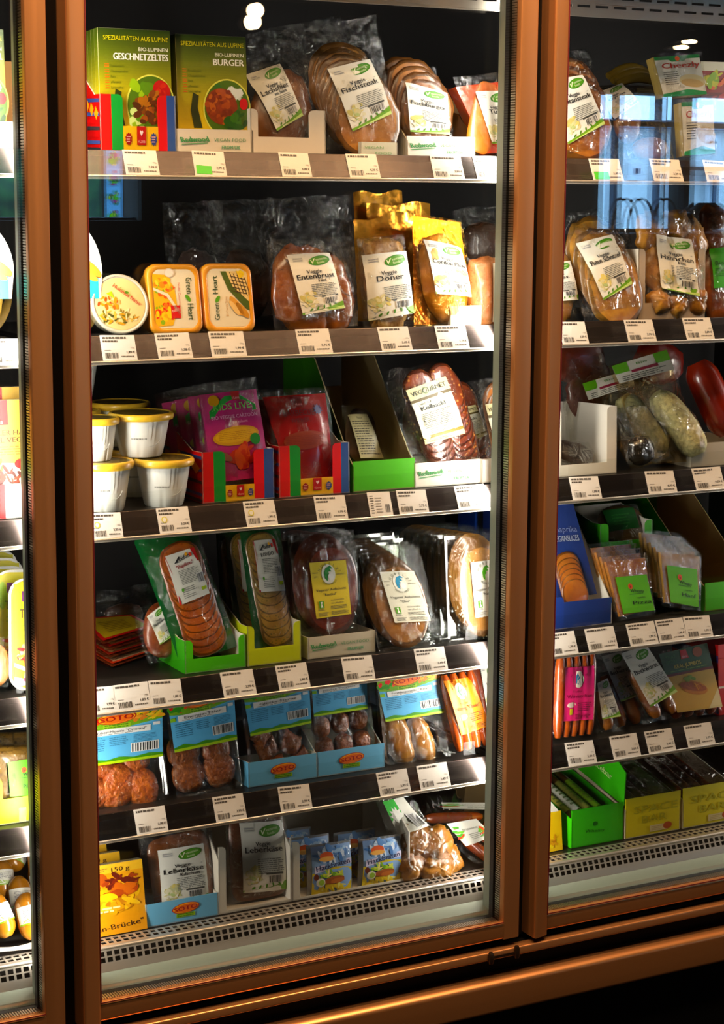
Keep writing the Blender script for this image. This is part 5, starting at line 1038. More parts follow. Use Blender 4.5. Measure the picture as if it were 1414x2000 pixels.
hob('clear pack of red slices with yellow label in the pale scripted tray', (598, 1272), (712, 1256), (560, 1042), [(560, 1048), (690, 1034), (718, 1248), (590, 1270)], (638, 1146, 58, 88, 2), [(598, 1099), (669, 1093), (680, 1198), (612, 1208)], food('rustic_slices', '7a2a18', '96402a', 30, .3, None, .3, .5), 'dcc660', '2f7a3a', 'Rustikal', .160,
    others=('clear pack of red slices, second in the row behind the yellow label', 'clear pack of red slices, third in the row behind the yellow label', 'clear pack of red slices, rearmost of the yellow label row'))
hob('clear pack of pale brown slices with white label leaning beside the pale tray', (748, 1272), (862, 1256), (698, 1078), [(700, 1080), (818, 1070), (864, 1256), (740, 1274)], (775, 1178, 54, 80, -10), [(735, 1118), (802, 1116), (836, 1213), (765, 1217)], food('olive_slices', '94622e', 'b07c42', 30, .3, None, .3, .5), 'dcd8c4', '2f86a8', 'Olive', .142, lean=14,
    others=tuple('clear pack of pale brown slices, %s behind its white label' % s for s in ('second in the row', 'third in the row', 'fourth in the row', 'fifth in the row', 'rearmost of the six')), dx=.004, dy=.024, dz=.007)
hob('front pack of pale slices by the door frame, fourth shelf', (872, 1256), (985, 1242), (858, 1048), [(868, 1048), (990, 1036), (1000, 1240), (876, 1258)], (935, 1146, 52, 86, -4), [(912, 1098), (968, 1090), (984, 1196), (922, 1206)], food('pale_slices', 'c08a54', 'd0a06c', 30, .3, None, .3, .5), 'ece8dc', '5fa83a', 'Natur', .150, lean=6,
    others=tuple('clear pack of pale slices, %s of the long row by the door frame' % s for s in ('second', 'third', 'fourth', 'fifth', 'sixth', 'seventh', 'eighth', 'rearmost')), dx=-.002, dy=.020, dz=.001)
it = Item('cardboard_box', 'blue cardboard box at the back by the door frame, fourth shelf', 'box', (925, 1240), (1000, 1230), (925, 985), .40, z4, 0)
b = MB(); b.box(0, it.fr.w, 0, .06, 0, min(it.fr.h, .22), ink('1c3a8a')); it.body(b, 'box_body')
# past the second post
it = striptray('dark blue cardboard box with white inner edge beside the second post, fourth shelf', (1060, 1222), (1195, 1202), (1060, 1170), .146, z4, .20, .82, (.30, 0), ['1f2f6a', '1f2f6a', '24387c', '24387c', '22346e'], None, None, 3.2, 1, [(0, 0), (.20, 0), (.20, .19), (.12, .18), (.012, .05), (0, .037)])
it = Item('box_flap', 'tall blue printed card with round slices window in the blue box', 'card', (1076, 1176), (1158, 1166), (1040, 990), .160, z4+.003, 14)
b = MB(); q = it.fr.quad([(1060, 985), (1120, 985), (1166, 1160), (1076, 1172)]); b.loft([[(x, y, zz) for x, zz in q] for y in (0, .0015)], ink('22346e'), smooth=False)
p = Pr(b, q, 100, 100); p.text('paprika', 30, 70, 9, '8a94b8', 2, fit=60); p.text('VEGANSLICES', 20, 60, 9, 'b8bcc8', 2, fit=70, bold=.3); it.body(b, 'printed_card')
it.fan((1108, 1108), (1118, 1160), 6, 26, 26, -10, 1.6, food('orange_round_slices', 'b8682c', 'c8803e', 50, .35), 'slices', 4)
G5 = pm('bright_green_card', '58b024', .5)
it = striptray('green cardboard tray with notched front standing high at the back, past the post', (1172, 1074), (1274, 1060), (1172, 1024), .225, z4+.112, .10, .34, (.16, .14), ['3f8a1c', '55a824', '58b024'], None, None, 1.4)
b = MB(); o = it.fr.M.translation; b.box(0, it.fr.w, 0, .11, z4-o.z+.001, -.001, pm('dark_riser', '1a1512', .7)); o2 = it.body(b, 'cardboard_riser'); o2.matrix_world = Matrix.Translation(o)
it = Item('vacuum_pack', 'dark green labelled pack inside the high notched green tray', 'food pack', (1192, 1060), (1262, 1052), (1170, 992), .245, z4+.116, 30); it.D([(1215, 1025, 46, 34, 0, 8)], food('brown_slab', '5a4024', '74552e', 30, .4), 'food'); it.label([(1172, 1000), (1232, 994), (1244, 1034), (1186, 1042)], lambda p: (p.base('1c5a24'), p.lines(20, 30, 80, 110, 4, '3a7a3a'))); it.film([(1160, 990), (1244, 984), (1266, 1052), (1180, 1064)], FILM, .002)
def thinpacks(label, q, lab, name, mat, Y, others, lean=12, dx=-.002, dy=.010, dz=.009):
    it = Item('slice_pack', label, 'food pack', q[3], q[2], q[0], Y, z4+.002, lean); c = [(q[0][0]*.93+q[2][0]*.07, q[0][1]*.93+q[2][1]*.07), (q[1][0]*.93+q[3][0]*.07, q[1][1]*.93+q[3][1]*.07), (q[2][0]*.93+q[0][0]*.07, q[2][1]*.93+q[0][1]*.07), (q[3][0]*.93+q[1][0]*.07, q[3][1]*.93+q[1][1]*.07)]
    b = MB(); b.loft([[(x, y, zz) for x, zz in it.fr.quad(c)] for y in (-.003, .004)], mat, smooth=False); it.body(b, 'slices'); it.domes.append((it.fr.w/2, it.fr.h/2, it.fr.w, it.fr.h, 1, 0, .0034, 0))
    it.label(lab, lambda p: d_wheaty(p, name), 100, 100); it.film(q, FILM, .0016, edge=.06)
    for i, lb in enumerate(others): copy_thing(it.t, (dx*(i+1), dy*(i+1), dz*(i+1)), lb)
thinpacks('pack of orange herb slices with green label, frontmost beside the blue box', [(1174, 1090), (1262, 1080), (1281, 1198), (1206, 1214)], [(1198, 1128), (1259, 1122), (1275, 1192), (1214, 1199)], 'Pizza', food('pizza_slices', 'b8762a', 'cc8e3e', 60, .35, '8a2a14', .4), .142, ('pack of orange herb slices, second behind the green label', 'pack of orange herb slices, third behind the green label', 'pack of orange herb slices, rearmost of four beside the blue box'))
thinpacks('pack of pale slices with plain green label beside the orange herb packs', [(1282, 1070), (1370, 1080), (1368, 1194), (1292, 1184)], [(1298, 1104), (1357, 1112), (1361, 1186), (1306, 1176)], 'Hanf', food('hemp_slices', 'b08a4c', 'c49e60', 60, .35, '8a6a34', .4), .142, ('pack of pale slices, second in the row beside the orange herb packs', 'pack of pale slices, third in the row beside the orange herb packs', 'pack of pale slices, fourth in the row beside the orange herb packs', 'pack of pale slices, rearmost in the row beside the orange herb packs'), dx=-.004)
it = striptray('large green cardboard box with bare inside at the frame edge, fourth shelf', (1376, 1196), (1470, 1186), (1376, 1140), .150, z4, .30, 1, (0, 0), ['3f7a1c', '4f9a24', '5cb028'], None, None, 1, 1, [(0, 0), (.30, 0), (.30, .2), (.2, .2), (.01, .05), (0, .045)], CARD, backw=False)
b = MB(); h_ = .215; b.box(-.085, it.fr.w, .298, .30, 0, h_, ink('5a8a2c')); p = Pr(b, [(-.085, h_), (0.02, h_), (.02, 0), (-.085, 0)], 100, 200, plane=lambda x, z, d: (x, .298-d, z)); p.text('VEGANSLICES', 8, 120, 13, '9ab04a', 2, fit=84); p.text('Chili', 30, 96, 14, '8aa03c', 2); it.body(b, 'box_lid')
# first bay
def d_tof(p):
    p.base('dcd224'); p.poly([(0, 70), (100, 70), (100, 100), (0, 140)], 'd8cc2a', 1); p.rect(22, 132, 40, 148, '7a3a7a', 2); p.text('TOFU', 16, 106, 20, '5a3a1c', 3, bold=1); p.lines(20, 84, 90, 98, 2, 'a8b02a', 2); p.lines(24, 72, 90, 80, 2, 'b8a82a', 2, 4)
    p.ell(10, 128, 12, 22, 'a8c83a', 1.2); p.bits(50, 50, 44, 16, ['d8621c', 'e2a24a', 'c8381c', 'eacb8a', 'f0d8a0'], 46, 3, 2, .3); p.poly([(0, 36), (40, 26), (100, 22), (100, 0), (0, 0)], 'f0eee4', 3); p.poly([(0, 30), (30, 22), (26, 10), (0, 14)], 'e2c83a', 4); p.rect(26, 6, 36, 12, 'a84a6a', 4)
def roundtray(label, q, Y, zz, fn, lean=8):
    it = Item('sealed_food_tray', label, 'food pack', q[3], q[2], q[0], Y, zz, lean); w, h = it.fr.w, it.fr.h
    b = MB(); b.loft([rrect(w-2*i, h-2*i, max(.004, .026-i), y, w/2, h/2, 6) for i, y in ((0, -.0015), (0, .0005), (.006, .002), (.010, .03))], pm('white_tray_plastic', 'eeece4', .35), True, True); it.body(b, 'tray_body')
    b = MB(); b.loft([rrect(w-2*i, h-2*i, .022, y, w/2, h/2, 6) for i, y in ((.004, -.0016), (.0042, -.0022))], ink('e2d42c'), False, True); p = Pr(b, [(.008, h-.008), (w-.008, h-.008), (w-.008, .008), (.008, .008)], 100, 160, eps=.0026); fn(p); it.body(b, 'printed_lid'); return it
rt = roundtray('yellow printed tray of tofu with rounded corners, frontmost in the first bay', [(17, 1130), (108, 1123), (108, 1347), (17, 1352)], .150, z4, d_tof)
copy_thing(rt.t, (-.014, .03, .012), 'yellow printed tray of tofu behind the front one, first bay')
for k in range(3): copy_thing(rt.t, (-.02, .06+.03*k, .016+.012*k), ('yellow printed tray of tofu, third in the leaning row of the first bay', 'yellow printed tray of tofu, fourth in the leaning row of the first bay', 'yellow printed tray of tofu, rearmost in the leaning row of the first bay')[k])
it = Item('vacuum_pack', 'pink ham style pack cut by the picture edge, first bay', 'food pack', (-60, 1348), (14, 1344), (-60, 1240), .152, z4, 12); it.D([(-20, 1300, 40, 44, 0, 12)], food('pink_ham', 'c87a64', 'd89a84', 30, .3), 'food'); it.film([(-62, 1240), (10, 1244), (16, 1342), (-60, 1348)], FILM, .002)

# ================================================================ FIFTH SHELF
z5 = SZ[5]
FAL = food('fried_patty', 'b8561a', 'd8782a', 110, .4, '7a3410', 1.6, .3); FALD = food('brown_patty', '985026', 'b86c30', 110, .4, '5a2c10', 1.6, .3); ROLL = food('golden_roll', 'a8702c', 'c08a40', 40, .35, None, .5, .3)
def soto(label, q, lab, name, bodies, mat, Y, lean=12, lean_h=.03, nz=.035, tray=True):
    it = Item('food_tray_pack', label, 'food pack', q[3], q[2], q[0], Y, z5+.001, lean)
    qq = it.fr.quad(q); x0 = sum(a[0] for a in qq)/4; z0 = sum(a[1] for a in qq)/4
    b = MB(); w = (qq[2][0]-qq[3][0]); h = qq[0][1]-qq[3][1]; dpt = .030
    L = lambda i, y: [(x-(w*.03 if False else 0), y, z) for x, z in [(p[0], p[2]) for p in rrect(w-2*i, h-2*i, .010, 0, x0, z0, 5)]]
    b.loft([L(0, .0), L(0, .0012), L(.006, .002), L(.010, dpt), L(.014, dpt+.002)], TRAYP, False, True); it.body(b, 'clear_tray')
    for i, d in enumerate(bodies):
        m = MB(); px, py, rx, ry, rot = d[:5]; x, z = it.fr.uv(px, py); m.dome(x, z, rx*it.k, ry*it.k, .014, mat, math.radians(-rot), .020-.002*i, d[5] if len(d) > 5 else 2.1, nz, i+len(name), nr=9, ns=44, q=3.2); it.body(m, 'patty')
    it.label(lab, lambda p: d_soto(p, name), 100, 100, 'printed_film', flat=True, eps=.0022); it.film(q, FILM, .0012, back=False, edge=.05, freq=30); return it
soto('blue printed tray of orange brown patties beside the first post, lowest shelf above the deck', [(140, 1392), (317, 1372), (322, 1560), (140, 1592)], [(146, 1400), (316, 1380), (317, 1477), (148, 1502)], 'Zauber-Monde "Oriental"', [(205, 1500, 34, 26, 20), (272, 1488, 30, 22, -10), (190, 1545, 24, 38, -30), (235, 1538, 36, 46, 30), (283, 1540, 32, 38, -10)], FAL, .150)
soto('blue printed tray of four round brown patties, second from the first post', [(322, 1356), (458, 1344), (470, 1540), (342, 1564)], [(326, 1370), (455, 1342), (462, 1444), (340, 1470)], 'Energie-Taler', [(366, 1470, 32, 32, 0), (428, 1462, 30, 30, 0), (374, 1514, 32, 34, 0), (434, 1504, 33, 33, 0)], FALD, .150)
striptray('light blue cardboard tray with oval logo under the star shaped patties', (486, 1532), (620, 1512), (486, 1490), .146, z5, .06, 1, (0, 0), ['6fa8c8', '6fa8c8', '7ab4d4'], lambda p: soto_logo(p, 50, 26, 19, 2), None, .9, W=100, Hh=100*.32*1.4)
soto('blue printed tray of star shaped brown patties behind the first blue tray lip', [(470, 1346), (600, 1328), (620, 1500), (490, 1520)], [(472, 1346), (602, 1325), (607, 1412), (488, 1438)], 'Glücks-Sterne', [(530, 1462, 26, 34, 20, .9), (575, 1452, 28, 34, -20, .9), (515, 1440, 22, 24, 0, .9), (596, 1480, 22, 24, 10, .9), (545, 1495, 24, 24, 30, .9)], FALD, .154, nz=.05)
striptray('light blue cardboard tray with oval logo under the small round balls', (621, 1512), (751, 1490), (621, 1470), .146, z5, .06, 1, (0, 0), ['6fa8c8', '6fa8c8', '7ab4d4'], lambda p: soto_logo(p, 50, 26, 19, 2), None, 1.6, W=100, Hh=100*.32*1.4, cut=[(0, 0), (.06, 0), (.06, .07), (0, .033)])
soto('blue printed tray of small dark round balls behind the second blue tray lip', [(604, 1322), (715, 1306), (735, 1470), (622, 1490)], [(606, 1324), (714, 1305), (717, 1384), (612, 1400)], 'Bällchen "Provence"', [(636, 1420, 18, 20, 0), (672, 1412, 18, 20, 0), (706, 1404, 18, 20, 0), (640, 1462, 18, 20, 0), (676, 1455, 18, 20, 0), (710, 1448, 18, 20, 0)], FALD, .158)
soto('shiny blue printed tray of golden rolls beside the orange sausage pack', [(732, 1322), (852, 1304), (880, 1476), (758, 1496)], [(734, 1328), (852, 1308), (866, 1392), (752, 1410)], 'Frühlingsrolle "Asia"', [(786, 1440, 26, 56, -14), (832, 1446, 22, 50, -14)], ROLL, .146, nz=.04)
WIEN = food('orange_sausage', 'b84a18', 'cc6424', 20, .25, None, .2, .5); REDS = food('red_brown_sausage', '8a3014', 'a8441c', 20, .22, None, .2, .6)
def d_wien(p, bg, name, ink_, leaf):
    p.base(bg); p.ell(46, 108, 19, 22, 'e8dcc8', 1.2); p.poly([(34, 110), (42, 124), (56, 126), (60, 116), (50, 112), (48, 94), (38, 98)], leaf, 2); p.ell(52, 102, 8, 8, 'f0e8d8', 2.5); p.arc('HOBELZ', 46, 104, 26, 150, 30, 10, ink_, 3)
    p.text('Räucher', 28, 74, 9, ink_, 3); p.text(name, 50, 60, 13, ink_, 3, 'c', fit=86, bold=.4); p.ell(24, 42, 14, 7, 'e2d0c0', 2, 6); p.lines(44, 24, 94, 48, 5, ink_, 2, 3); p.rect(18, 16, 28, 32, 'd8c85a', 2); p.lines(38, 4, 90, 18, 4, ink_, 2, 5)
def sauspack(label, bl, br, tl, film, ends, rr, mat, lab, fn, Y, z, lean=12, fm=None, amp=.0018):
    it = Item('sausage_pack', label, 'food pack', bl, br, tl, Y, z+.001, lean)
    for (a, c) in ends:
        a, c = it.fr.uv(*a), it.fr.uv(*c); r = rr*it.k; b = MB()
        b.tube([(a[0]+(c[0]-a[0])*q/10, -r*.9, a[1]+(c[1]-a[1])*q/10) for q in range(11)], lambda u: r*max(.3, 1-abs(2*u-1)**9)**.5, mat, 14); it.body(b, 'sausage')
        L = math.hypot(a[0]-c[0], a[1]-c[1])/2; th = math.atan2(c[1]-a[1], c[0]-a[0]); it.domes.append(((a[0]+c[0])/2, (a[1]+c[1])/2, L, r*1.15, math.cos(th), math.sin(th), r*1.9, 0))
    if lab: it.label(lab, fn, eps=.003) if fm is None else it.label(lab, fn, flat=True, eps=1.9*rr*it.k+.0015)
    it.film(film, fm or FILM, amp); return it
sauspack('pack of slim orange sausages with orange label beside the golden rolls', (878, 1472), (956, 1452), (850, 1312), [(846, 1312), (915, 1298), (962, 1454), (878, 1476)], [((862+k*17, 1318-k*3), (894+k*17, 1466-k*4)) for k in range(4)], 9.5, WIEN, [(858, 1330), (908, 1322), (946, 1416), (890, 1436)], lambda p: d_wien(p, 'e89040', 'Hütting "Classic"', '5a2c10', '3f6a4a'), .146, z5)
it = Item('vacuum_pack', 'red brown pack with narrow white label by the door frame, lowest shelf above the deck', 'food pack', (932, 1440), (990, 1430), (915, 1292), .190, z5, 10); it.D([(945, 1350, 24, 64, -14, 10, 0, 3)], REDS, 'food'); it.label([(930, 1298), (956, 1296), (975, 1388), (945, 1394)], lambda p: d_veg(p, 'Wurst'), flat=True, eps=.013); it.film([(912, 1292), (962, 1286), (990, 1430), (935, 1440)], FILM, .002)
# past the second post
sauspack('pack of slim sausages with bright pink label beside the second post', (1072, 1444), (1152, 1430), (1080, 1272), [(1078, 1274), (1156, 1264), (1152, 1432), (1070, 1448)], [((1090+k*15, 1278-k*1), (1084+k*15, 1440-k*2)) for k in range(5)], 9, WIEN, [(1092, 1302), (1148, 1298), (1146, 1402), (1088, 1406)], lambda p: d_wien(p, 'e0487a', 'Würstchen', '7a1c3a', '2f6a8a'), .146, z5, 6)
for k, (bl, br, tl, q, e, lab, Y, lb) in enumerate((((1160, 1436), (1210, 1430), (1120, 1330), [(1140, 1330), (1168, 1318), (1216, 1432), (1150, 1442)], [((1160, 1350), (1180, 1425))], [(1150, 1336), (1170, 1326), (1196, 1400), (1160, 1406)], .150, 'dim sausage pack with white label leaning beside the pink labelled one'),
      ((1200, 1426), (1262, 1418), (1140, 1275), [(1150, 1282), (1196, 1270), (1262, 1416), (1190, 1430)], [((1172, 1320), (1206, 1418)), ((1195, 1312), (1236, 1412))], [(1158, 1284), (1196, 1274), (1236, 1358), (1196, 1372)], .175, 'dim sausage pack with grey label in the middle of three leaning ones'),
      ((1258, 1412), (1324, 1400), (1190, 1268), [(1190, 1274), (1245, 1258), (1326, 1398), (1256, 1416)], [((1225, 1310), (1276, 1400)), ((1255, 1300), (1306, 1392))], [(1196, 1278), (1246, 1262), (1306, 1352), (1254, 1382)], .150, 'brighter white labelled sausage pack, third of the leaning ones'))):
    sauspack(lb, bl, br, tl, q, e, 12, food('tan_sausage', '8a5024', 'a8682f', 20, .3, None, .2, .5), lab, lambda p: d_veg(p, 'Bockwurst'), Y, z5, 16, FILM2, .0024)
def d_jumbo(p):
    p.rect(0, 62, 100, 100, '1c4424', 0); p.rect(0, 0, 100, 62, 'c8a45a', 0); p.rect(0, 60, 100, 64, '5a1c14', 1); p.text('THAT', 10, 88, 8, '3a6a3a', 2); p.text('SPEZIAL', 8, 80, 8, '3a6a3a', 2, fit=24); p.poly([(42, 98), (54, 98), (56, 84), (40, 84)], 'a8242a', 2); p.text('vLana', 48, 86, 5, 'd8a8a0', 3, 'c'); p.ell(76, 90, 10, 8, '8a4a2c', 2)
    p.text('REAL JUMBOS', 50, 71, 9, 'c8b46a', 2, 'c', fit=56, bold=.3); p.lines(12, 66, 90, 69, 1, '6a8a4a', 2)
    p.ell(50, 36, 28, 11, 'b87a34', 2, -14); p.ell(49, 38, 27, 7, '94501c', 3, -14); p.bits(48, 40, 24, 5, ['a8642a', 'c88a44'], 12, 3, 4, .3); p.bits(46, 52, 12, 6, ['6f8a34', '8aa04a'], 10, 4, 2, .4); p.poly([(70, 0), (100, 30), (100, 0)], 'e2cfa0', 1)
it = Item('printed_pouch', 'green and cream printed pouch with a hot dog picture, lowest shelf past the post', 'food pack', (1318, 1400), (1404, 1386), (1276, 1270), .150, z5, 14)
it.D([(1318+k*22, 1380-k*3, 14, 20, -10, 10) for k in range(4)], REDS, 'sausages'); it.label([(1278, 1278), (1372, 1256), (1402, 1380), (1314, 1392)], d_jumbo, 100, 100, 'printed_front', flat=True, eps=.014); it.film([(1274, 1276), (1376, 1252), (1410, 1392), (1318, 1404)], FILM, .0018)
it = Item('cardboard_box', 'red and blue striped box at the frame edge, lowest shelf past the post', 'box', (1404, 1392), (1470, 1382), (1384, 1262), .152, z5, 4)
b = MB(); w, h = it.fr.w, it.fr.h; b.box(0, w, 0, .14, 0, h, ink('c8281c')); p = Pr(b, [(.14, h), (0, h), (0, 0), (.14, 0)], 100, 100, plane=lambda y, z, d: (-d, y, z))
for k in range(4): p.poly([(0, 10+k*24), (100, 2+k*24), (100, 12+k*24), (0, 22+k*24)], '2c3474', 1)
p = Pr(b, [(0, h), (w, h), (w, 0), (0, 0)], 100, 100); p.rect(0, 0, 100, 38, 'b01c1c', 1); p.rect(0, 38, 100, 41, 'e8d8c8', 1.5); p.rect(0, 78, 100, 80, 'd8482c', 1.5); it.body(b, 'box_body')
# first bay
MUSH = food('mushroom_roast', '8a6a38', 'a8884c', 30, .3, '5a3c1a', .4, .5)
it = Item('vacuum_pack', 'pale brown speckled roast with bright green label, first bay', 'food pack', (-40, 1572), (100, 1566), (-40, 1464), .152, z5, 16); it.D([(30, 1510, 66, 50, 0, 14, 0, 4)], MUSH, 'roast'); it.label([(8, 1490), (84, 1476), (86, 1552), (14, 1556)], lambda p: d_wheaty(p, 'Pilzbraten', 'veganbraten'), 100, 100); it.film([(-44, 1462), (100, 1456), (102, 1566), (-40, 1574)], FILM2, .002)
for k in range(2):
    it = Item('vacuum_pack', ('pale brown speckled roast lying behind the green labelled one, first bay', 'pale brown speckled roast lying highest at the back, first bay')[k], 'food pack', (-40, 1500-k*24), (100, 1494-k*24), (-40, 1452-k*24), .205+.04*k, None, 30); it.D([(30, 1476-k*24, 66, 22, 0, 16, 0, 4)], MUSH, 'roast'); it.film([(-44, 1444-k*24), (100, 1438-k*24), (102, 1494-k*24), (-40, 1500-k*24)], FILM2, .003)
    b = MB(); o = it.fr.M.translation; b.box(0, it.fr.w, .004, .030, z5-o.z+.001, 0, pm('dark_riser', '1a1512', .7)); o2 = it.body(b, 'riser'); o2.matrix_world = Matrix.Translation(o)
striptray('lime yellow cardboard tray under the speckled roasts, first bay', (-60, 1604), (98, 1594), (-60, 1530), .146, z5, .14, .55, (.42, 0), ['c8d824', 'c8d824', 'd2e02a'], None, None, 1.0)

# ================================================================ BOTTOM DECK
z6 = SZ[6]
def d_brueck(p):
    p.base('d89a2c'); p.rect(0, 122, 100, 140, 'e2b45a', 1); p.text('150 g', 58, 124, 12, '4a2c10', 3, bold=.3); p.lines(30, 125, 54, 134, 2, '8a6a3c', 2)
    p.bits(50, 84, 48, 38, ['c87a1c', 'e2a83a', 'a85414', 'd89432', 'e8b44a'], 60, 3, 1.2, .26); p.bits(68, 104, 26, 16, ['7a2c10', '94401a', '5a1c0c'], 30, 4, 4, .3); p.bits(70, 82, 24, 18, ['a84a14', 'c86a1c', '8a3810'], 26, 5, 5.5, .35); p.ell(50, 72, 14, 11, 'e8c83a', 7); p.bits(66, 58, 32, 14, ['d8a040', 'e8bc5a', 'b87a24'], 24, 6, 7.5, .4)
    p.lines(4, 44, 70, 56, 2, 'f0dca8', 9, 4, .6); p.poly([(0, 0), (100, 0), (100, 34), (0, 24)], 'dc9c30', 8); p.text('"Hähnchen-Brücke"', 96, 14, 15, '3a2008', 10, 'r', rot=5, bold=.4, fit=112)
bc = carton('food_carton', 'amber carton with fried pieces picture, front one beside the first post', (140, 1838), (287, 1802), (140, 1700), .142, z6+.0005, .016, 10, d_brueck, ['c8861c']*3, W=100, H=140)
for k in range(2): copy_thing(bc.t, (-.026-.012*k, .030+.026*k, .012+.014*k), ('amber carton standing behind the front one beside the first post', 'amber carton at the rear, highest of three beside the first post')[k])
LEB = food('meatloaf_slab', '94522a', 'ac6838', 30, .35, None, .25, .5)
striptray('light blue cardboard tray with oval logo on the deck under a meatloaf style slab', (286, 1808), (427, 1776), (286, 1768), .144, z6, .05, 1, (0, 0), ['6fa8c8', '6fa8c8', '7ab4d4'], lambda p: soto_logo(p, 54, 25, 19, 2), None, 1.2, W=100, Hh=100*.30*1.4)
it = Item('vacuum_pack', 'brown meatloaf style slab with white label in the blue tray on the deck', 'food pack', (296, 1790), (418, 1766), (284, 1632), .165, z6+.002, 10); it.D([(355, 1705, 62, 74, -4, 12, 0, 6)], LEB, 'slab'); it.label([(303, 1660), (392, 1645), (403, 1757), (312, 1771)], lambda p: d_veg(p, 'Leberkäse', 'Aufschnitt')); it.film([(270, 1638), (412, 1612), (428, 1765), (288, 1798)], FILM2, .002)
def whitebox(label, bl, br, tl, Y, depth, tabs, cut, back=1.0): return striptray(label, bl, br, tl, Y, z6, depth, .04, tabs, ['d6cfc0', 'd6cfc0', 'cfc8b8'], None, None, back, 1, cut)
whitebox('white cardboard box with sloped sides holding the darker meatloaf style slab', (428, 1776), (570, 1748), (428, 1655), .144, .12, (.10, .02), [(0, 0), (.12, 0), (.12, .14), (.05, .13), (0, .092)])
it = Item('vacuum_pack', 'dark brown meatloaf style slab with white label inside the white box', 'food pack', (446, 1762), (562, 1742), (446, 1600), .165, z6+.003, 8); it.D([(504, 1672, 56, 78, 0, 12, 0, 6)], food('dark_meatloaf_slab', '5a2c14', '744020', 30, .35, None, .25, .5), 'slab'); it.label([(463, 1606), (546, 1600), (556, 1735), (470, 1742)], lambda p: d_veg(p, 'Leberkäse')); it.film([(440, 1596), (556, 1580), (570, 1744), (446, 1766)], FILM2, .002)
whitebox('white cardboard box with sloped side holding the blue printed mince loaf packs', (572, 1750), (800, 1710), (572, 1645), .144, .17, (.06, 0), [(0, 0), (.17, 0), (.17, .15), (.10, .15), (0, .085)])
def hack(label, q, Y, lean=8):
    it = Item('printed_pouch', label, 'food pack', q[3], q[2], q[0], Y, z6+.003, lean, 'blue and yellow printed pouches'); w, h = it.fr.w, it.fr.h; qq = it.fr.quad(q)
    it.domes.append((w/2, h/2, w*.52, h*.5, 1, 0, .008, 0)); b = MB()
    f = lambda a, c, s=1: (lambda x, z: (x, (-it.hf(x, z)*min(1, 9*min(a, 1-a, c, 1-c))-.0004)*s+.0008*mnoise.noise((x*60, z*60, 3)), z))(qq[3][0]*(1-a)*(1-c)+qq[2][0]*a*(1-c)+qq[0][0]*(1-a)*c+qq[1][0]*a*c, qq[3][1]*(1-a)*(1-c)+qq[2][1]*a*(1-c)+qq[0][1]*(1-a)*c+qq[1][1]*a*c)
    sv = pm('silver_edge_film', 'b8bcc0', .25, .6); b.grid(lambda a, c: f(a, c), 18, 22, sv); b.grid(lambda a, c: f(a, c, -1), 18, 22, sv); it.body(b, 'pouch')
    L = lambda s, t: ((qq[3][0]*(1-s)+qq[2][0]*s)*(1-t)+(qq[0][0]*(1-s)+qq[1][0]*s)*t, (qq[3][1]*(1-s)+qq[2][1]*s)*(1-t)+(qq[0][1]*(1-s)+qq[1][1]*s)*t)
    b = MB(); p = Pr(b, [L(.07, .97), L(.95, .97), L(.95, .03), L(.07, .03)], 100, 140, lambda x, z: it.hf(x, z), .0018); d_hack(p); it.body(b, 'printed_front'); it.film(q, FILM, .0012, back=False); return it
h1 = hack('blue and yellow printed mince loaf pouch, front one beside the white box side', [(598, 1652), (684, 1640), (688, 1744), (600, 1756)], .152)
h2 = hack('blue and yellow printed mince loaf pouch, front one beside the brown chunky bag', [(700, 1640), (782, 1628), (784, 1730), (698, 1740)], .152)
copy_thing(h1.t, (-.018, .045, .006), 'mince loaf pouch in the second row, behind the one beside the box side'); copy_thing(h2.t, (-.024, .045, .006), 'mince loaf pouch in the second row, behind the one beside the brown bag'); copy_thing(h1.t, (-.030, .090, .012), 'mince loaf pouch, rearmost in the white box')
CHK = food('brown_chunks', '8a5a24', 'a87636', 40, .3, None, .6, .5)
it = Item('vacuum_pack', 'clear bag of brown chunks with sunburst green and white header on the deck', 'food pack', (790, 1712), (888, 1696), (740, 1560), .148, z6, 16)
it.D([(812, 1640, 30, 30, 0, 18), (852, 1650, 32, 36, 20, 20), (800, 1690, 26, 26, 0, 16), (850, 1695, 40, 22, -8, 20), (880, 1680, 22, 26, 0, 14)], CHK, 'chunks', nz=.12)
def d_sun(p):
    p.base('e0ddd0'); p.rect(0, 40, 52, 100, '3aa83a', 1); p.poly([(30+(30 if k % 2 else 20)*math.cos(k*.2618), 46+(34 if k % 2 else 22)*math.sin(k*.2618)) for k in range(24)], 'e8e6da', 2); p.lines(14, 34, 46, 56, 4, '8a8a80', 3, 3); p.bars(60, 8, 92, 46)
it.label([(746, 1566), (786, 1556), (830, 1612), (776, 1630)], d_sun, 100, 100, 'header_card'); it.film([(732, 1560), (800, 1548), (892, 1694), (786, 1716)], FILM2, .0032)
def lsaus(label, quad_, e, rr, hdr, Y, lean): return sauspack(label, quad_[3], quad_[2], quad_[0], quad_, e, rr, food('paprika_sausage', 'a84414', 'c05c24', 20, .25, None, .2, .6), hdr, lambda p: (p.base('e0ddd0'), p.bits(14, 80, 14, 40, ['4a9a2a', '6fb83a', 'c8482a'], 14, 3, 1.5, .4), p.text('Bratwurst', 54, 80, 22, '4a4a40', 2, 'c', fit=50), p.lines(36, 20, 86, 60, 4, '8a8a80', 2), p.bits(86, 50, 14, 40, ['6fb82a', '8ac83a', 'd8602a'], 14, 6, 1.5, .4)), Y, z6, lean, FILM, .002)
lsaus('sausage pack lying behind with white green label on top, near the deck lamp end', [(815, 1580), (990, 1570), (995, 1640), (822, 1632)], [((826, 1604), (935, 1600)), ((940, 1612), (985, 1640))], 9, [(852, 1580), (985, 1580), (988, 1594), (856, 1592)], .24, 50)
